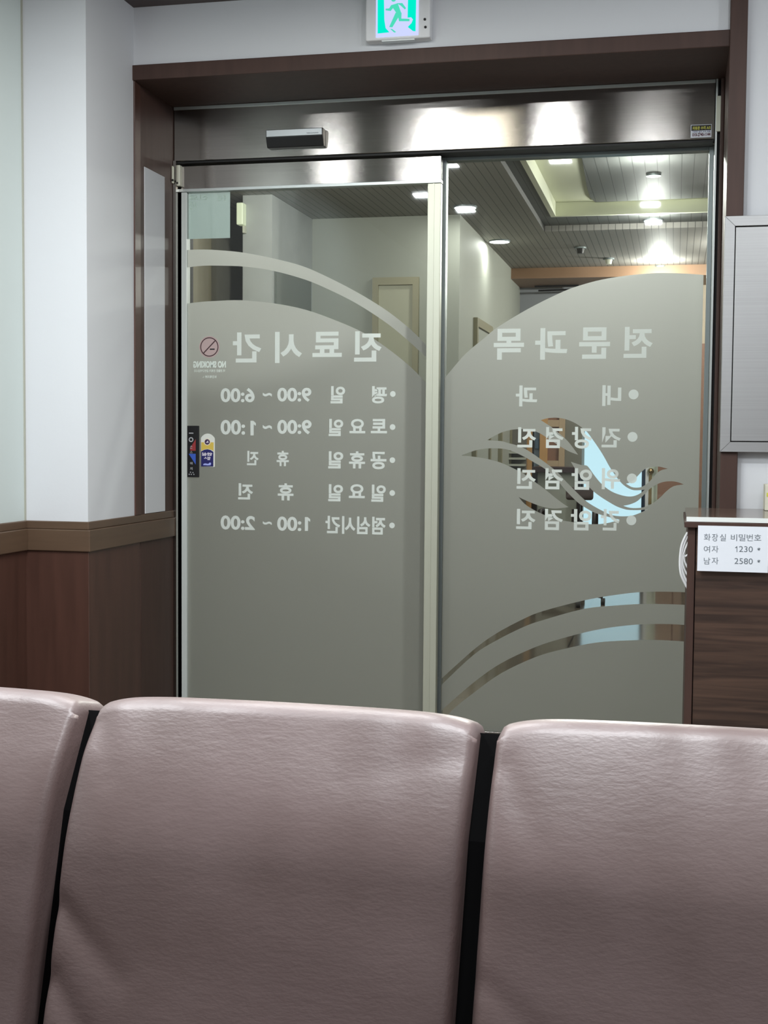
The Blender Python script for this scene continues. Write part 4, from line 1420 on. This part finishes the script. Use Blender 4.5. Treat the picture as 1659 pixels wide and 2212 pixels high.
downlight('round downlight left of the cream recess, nearer of two', 1005, 446, LC, 46)
downlight('round downlight left of the cream recess, farther of two', 1079, 520, LC, 42)
downlight('downlight in the dark slatted panel of the recess', 1412, 377, zi, 25)
downlight('star bright downlight just beyond the cream recess', 1411, 474, LC + 0.04, 36)
downlight('star bright downlight just above the frosted arc', 1426, 575, LC, 32)

for (x, y, p), lab in zip(FILL_SPOTS, ('lobby spotlight added to brighten the sliding leaf film', 'lobby spotlight added to brighten the fixed panel film')):
    z = LC if x < tx0 else LC + 0.13
    t = thing('fill_spotlight', lab, 'ceiling lamp', (x, y, z), 'spotlights added to brighten the door film')  # unseen fittings added for the light on the film
    bm = bmesh.new()
    add_cyl(bm, (x, y, z - 0.006), 0.045, 0.012, 'Z', 32)
    obj('mount', bm, M['alu_grey'], t)
    bm = bmesh.new()
    add_cyl(bm, (x, y + 0.035, (z + LC - 0.16) / 2), 0.01, z - LC + 0.16, 'Z', 16)
    obj('arm', bm, M['alu_grey'], t)
    bm = bmesh.new()
    add_cyl(bm, (x, y + 0.09, LC - 0.15), 0.05, 0.1, 'Y', 32)
    obj('lamp_head', bm, M['alu_grey'], t)
t = thing('downlight', 'unseen downlight added at the far right to brighten the lobby end', 'ceiling lamp', (0.6, 10.1, LC), 'round downlights in the lobby ceiling')  # added lamp, hidden by the door frame, lights the cabinet end
bm = bmesh.new()
add_cyl(bm, (0.6, 10.1, LC - 0.004), 0.078, 0.012, 'Z', 40)
obj('trim_ring', bm, M['alu_grey'], t)
bm = bmesh.new()
add_cyl(bm, (0.6, 10.1, LC - 0.007), 0.07, 0.01, 'Z', 40)
obj('lamp_disc', bm, M['lamp_disc'], t)
t = thing('downlight', 'unseen downlight added above the inner left of the door as fill', 'ceiling lamp', (-1.9, 6.4, LC), 'round downlights in the lobby ceiling')  # added lamp, hidden above the door, lights film and back wall
bm = bmesh.new()
add_cyl(bm, (-1.9, 6.4, LC - 0.004), 0.078, 0.012, 'Z', 40)
obj('trim_ring', bm, M['alu_grey'], t)
bm = bmesh.new()
add_cyl(bm, (-1.9, 6.4, LC - 0.007), 0.07, 0.01, 'Z', 40)
obj('lamp_disc', bm, M['lamp_disc'], t)

# sprinkler / detector on the lobby ceiling
for lab, px, py in (('dark ceiling detector in the middle of the lobby ceiling', 1254, 534), ('pale ceiling detector near the brown lobby beam', 1315, 558)):
    p = on_z(px, py, LC)
    t = thing('ceiling_detector', lab, 'detector', (p.x, p.y, LC), 'detectors on the lobby ceiling')
    bm = bmesh.new()
    add_cyl(bm, (p.x, p.y, LC - 0.006), 0.045, 0.012, 'Z', 24)
    obj('base', bm, M['alu_grey'], t)
    bm = bmesh.new()
    add_cyl(bm, (p.x, p.y, LC - 0.03), 0.022, 0.036, 'Z', 20, 0.03)
    obj('body', bm, M['dark_frame'] if px < 1300 else M['ivory'], t)

# ------------------------------------------------------------------ lobby things seen through the feather cut-out
ye = LY1 - 0.04
ga, gb = on_y(1256, 950, ye).x, on_y(1386, 1050, ye).x
en = thing('door_6', 'daylit entrance door glowing pale blue at the far end of the lobby', 'door', ((ga + gb) / 2, LY1, 0), kind='structure')
box('bright_pane', ga, gb, ye, ye + 0.02, 0.03, 2.0, M['sky_pane'], en)
n1 = on_y(1394, 1050, ye).x
n2 = on_y(1401, 1050, ye).x
n3 = on_y(1418, 1050, ye).x
box('navy_post', gb, n1, ye - 0.02, ye + 0.03, 0, 2.05, M['navy'], en)
box('white_post', n1, n2, ye - 0.02, ye + 0.03, 0, 2.05, M['white_plastic'], en)
box('head', ga - 0.03, n2, ye - 0.02, ye + 0.03, 2.0, 2.06, M['navy'], en)
box('mid_bar', ga, gb, ye - 0.015, ye + 0.03, 0.0, 0.035, M['navy'], en)
# pale side panel with a brass knob, brown wood further right
sd = thing('door_7', 'pale lobby door with a brass knob right of the daylit entrance', 'door', ((n2 + n3) / 2, LY1, 0), kind='structure')
box('leaf', n2, n3, ye, ye + 0.03, 0, 2.05, mat('pale_door', rgb(208, 214, 198), 0.4), sd)
kp = on_y(1405.5, 1018, ye - 0.03)
bm = bmesh.new()
bmesh.ops.create_uvsphere(bm, u_segments=20, v_segments=12, radius=0.03)
for v in bm.verts:
    v.co = v.co + kp
obj('knob', bm, M['brass'], sd, True)
box('lock_plate', kp.x - 0.018, kp.x + 0.012, ye - 0.006, ye, kp.z - 0.3, kp.z - 0.03, M['brass'], sd)
bp_ = thing('wood_partition', 'dark brown wooden partition right of the pale lobby door', 'partition', (n3 + 0.3, LY1 - 0.1, 0))
box('panel', n3 + 0.01, n3 + 0.6, ye - 0.05, ye + 0.03, 0, 2.1, M['brown_panel'], bp_)
box('frame_post', n3, n3 + 0.01, ye - 0.06, ye + 0.03, 0, 2.1, M['alu_cream'], bp_)
box('frame_post', n3 + 0.24, n3 + 0.27, ye - 0.06, ye - 0.04, 0, 2.1, M['wood'], bp_)

# wooden cabinet with orange frame
yw = 11.4
wx = [on_y(x, 960, yw).x for x in (1135, 1149, 1153, 1165.5, 1182.5, 1207, 1219, 1256)]
cb = thing('display_cabinet', 'orange framed wooden cabinet with brown panels at the lobby end', 'cabinet', ((wx[0] + wx[-1]) / 2, yw, 0))
bm = bmesh.new()
add_box(bm, wx[0], wx[-1], yw + 0.06, yw + 0.4, 0, 1.75)
obj('carcass', bm, M['lobby_wall_dark'], cb)
box('orange_post', wx[0], wx[1], yw, yw + 0.07, 0, 1.75, M['orange_wood'], cb, 0.002)
box('dark_gap', wx[1], wx[2], yw + 0.04, yw + 0.06, 0, 1.75, M['dark_frame'], cb)
box('grey_glass', wx[2], wx[3], yw + 0.03, yw + 0.06, 0, 1.75, mat('blue_grey_glass', rgb(120, 136, 150), 0.15), cb)
hp = on_y(1159, 960, yw + 0.02)
box('handle', wx[2] + 0.005, wx[3] - 0.005, yw + 0.01, yw + 0.03, hp.z - 0.04, hp.z + 0.05, mat('steel_blue', rgb(96, 114, 132), 0.3, 0.5), cb, 0.005)
box('orange_post', wx[3], wx[4], yw, yw + 0.07, 0, 1.75, M['orange_wood'], cb, 0.002)
box('tan_post', wx[5], wx[6], yw, yw + 0.07, 0, 1.75, M['tan'], cb, 0.002)
for za, zb in ((0.05, 0.62), (0.86, 1.04), (1.10, 1.68)):
    zc = (za, zb)
pz = [on_y(1195, y, yw).z for y in (995, 922)]
box('brown_panel', wx[4], wx[5], yw + 0.02, yw + 0.06, pz[0], pz[1], M['brown_panel'], cb)
box('brown_panel', wx[4], wx[5], yw + 0.02, yw + 0.06, pz[1] + 0.06, 1.7, M['brown_panel'], cb)
box('panel_rail', wx[4], wx[5], yw, yw + 0.07, pz[1], pz[1] + 0.06, M['tan'], cb)
box('panel_rail', wx[4], wx[5], yw, yw + 0.07, pz[0] - 0.12, pz[0], M['tan'], cb)
box('brown_panel', wx[4], wx[5], yw + 0.02, yw + 0.06, 0.05, pz[0] - 0.12, M['tan'], cb)

# shelving with pale shelf edges left of the cabinet
yh = 11.2
hx0, hx1 = on_y(1000, 980, yh).x, on_y(1134, 980, yh).x
hx0 = max(hx0, -1.42)
sh = thing('shelf_unit', 'grey shelf unit with pale shelf edges left of the orange cabinet', 'shelf', ((hx0 + hx1) / 2, yh + 0.1, 0))
box('back_panel', hx0, hx1, yh + 0.1, yh + 0.14, 0, 1.75, mat('shelf_grey', rgb(118, 114, 106), 0.5), sh)
for y in (977, 990, 1004, 1020, 1040):
    z = on_y(1080, y, yh).z
    box('shelf_board', hx0, hx1, yh, yh + 0.12, z - 0.01, z + 0.008, mat('shelf_edge', rgb(190, 190, 178), 0.4), sh)
bk = tag(box('file_box', on_y(1060, 980, yh + 0.03).x, on_y(1083, 980, yh + 0.03).x, yh + 0.03, yh + 0.1, on_y(1080, 990, yh).z + 0.0085, on_y(1080, 977, yh).z - 0.011, mat('purple_card', rgb(96, 76, 92), 0.6), None, 0.002), 'purple file box on the grey lobby shelf', 'file box')

# desk with a dark top
yt_ = 10.7
tz = on_y(1200, 1009, yt_).z
tb0 = on_y(1200, 1021, yt_).z
tx_a, tx_b = on_y(1150, 1010, yt_).x, on_y(1257, 1010, yt_).x
dk = thing('desk', 'dark topped lobby desk behind the black chair', 'desk', ((tx_a + tx_b) / 2, yt_ + 0.15, 0))
box('desk_top', tx_a, tx_b, yt_, yt_ + 0.35, tb0, tz, mat('dark_top', rgb(58, 40, 42), 0.35), dk, 0.003)
box('desk_front', tx_a + 0.02, tx_b - 0.02, yt_ + 0.05, yt_ + 0.08, 0.03, tb0, M['lobby_wall'], dk)
for x in (tx_a + 0.01, tx_b - 0.04):
    for y in (yt_ + 0.01, yt_ + 0.3):
        box('leg', x, x + 0.03, y, y + 0.03, 0, tb0, M['dark_frame'], dk)

# black swivel chair
yk = 9.9
kc = on_y(1240, 1075, yk)
oc = thing('office_chair', 'black swivel chair in front of the lobby desk', 'chair', (kc.x, yk, 0))
dkp = mat('chair_black', rgb(40, 36, 36), 0.5)
dkb = mat('chair_back', rgb(74, 62, 58), 0.55)
bm = bmesh.new()
a, b = on_y(1222, 1052, yk), on_y(1281, 1081, yk)
add_box(bm, a.x, b.x, yk, yk + 0.06, b.z, a.z, 0.02, 3)
obj('backrest', bm, dkb, oc, True)
bm = bmesh.new()
add_box(bm, kc.x - 0.2, kc.x + 0.16, yk - 0.38, yk + 0.02, 0.46, 0.53, 0.025, 3)
obj('seat', bm, dkp, oc, True)
for sx_ in (-0.23, 0.17):
    bm = bmesh.new()
    add_tube(bm, [(kc.x + sx_, yk, 0.5), (kc.x + sx_, yk - 0.02, 0.7), (kc.x + sx_, yk - 0.26, 0.7), (kc.x + sx_, yk - 0.3, 0.5)], 0.016, 8)
    obj('armrest', bm, dkp, oc, True)
bm = bmesh.new()
add_tube(bm, [(kc.x, yk + 0.04, 0.7), (kc.x, yk + 0.05, 0.5), (kc.x, yk - 0.1, 0.45)], 0.02, 8)
obj('back_bracket', bm, dkp, oc, True)
bm = bmesh.new()
add_cyl(bm, (kc.x, yk - 0.17, 0.27), 0.025, 0.38, 'Z', 16)
obj('column', bm, dkp, oc)
bm = bmesh.new()
for k in range(5):
    an = 2 * math.pi * k / 5
    add_tube(bm, [(kc.x, yk - 0.17, 0.1), (kc.x + 0.24 * math.cos(an), yk - 0.17 + 0.24 * math.sin(an), 0.06)], 0.016, 8)
obj('base', bm, dkp, oc)
for k in range(5):
    an = 2 * math.pi * k / 5
    bm = bmesh.new()
    add_cyl(bm, (kc.x + 0.24 * math.cos(an), yk - 0.17 + 0.24 * math.sin(an), 0.025), 0.025, 0.03, 'X', 16)
    obj('caster', bm, dkp, oc)
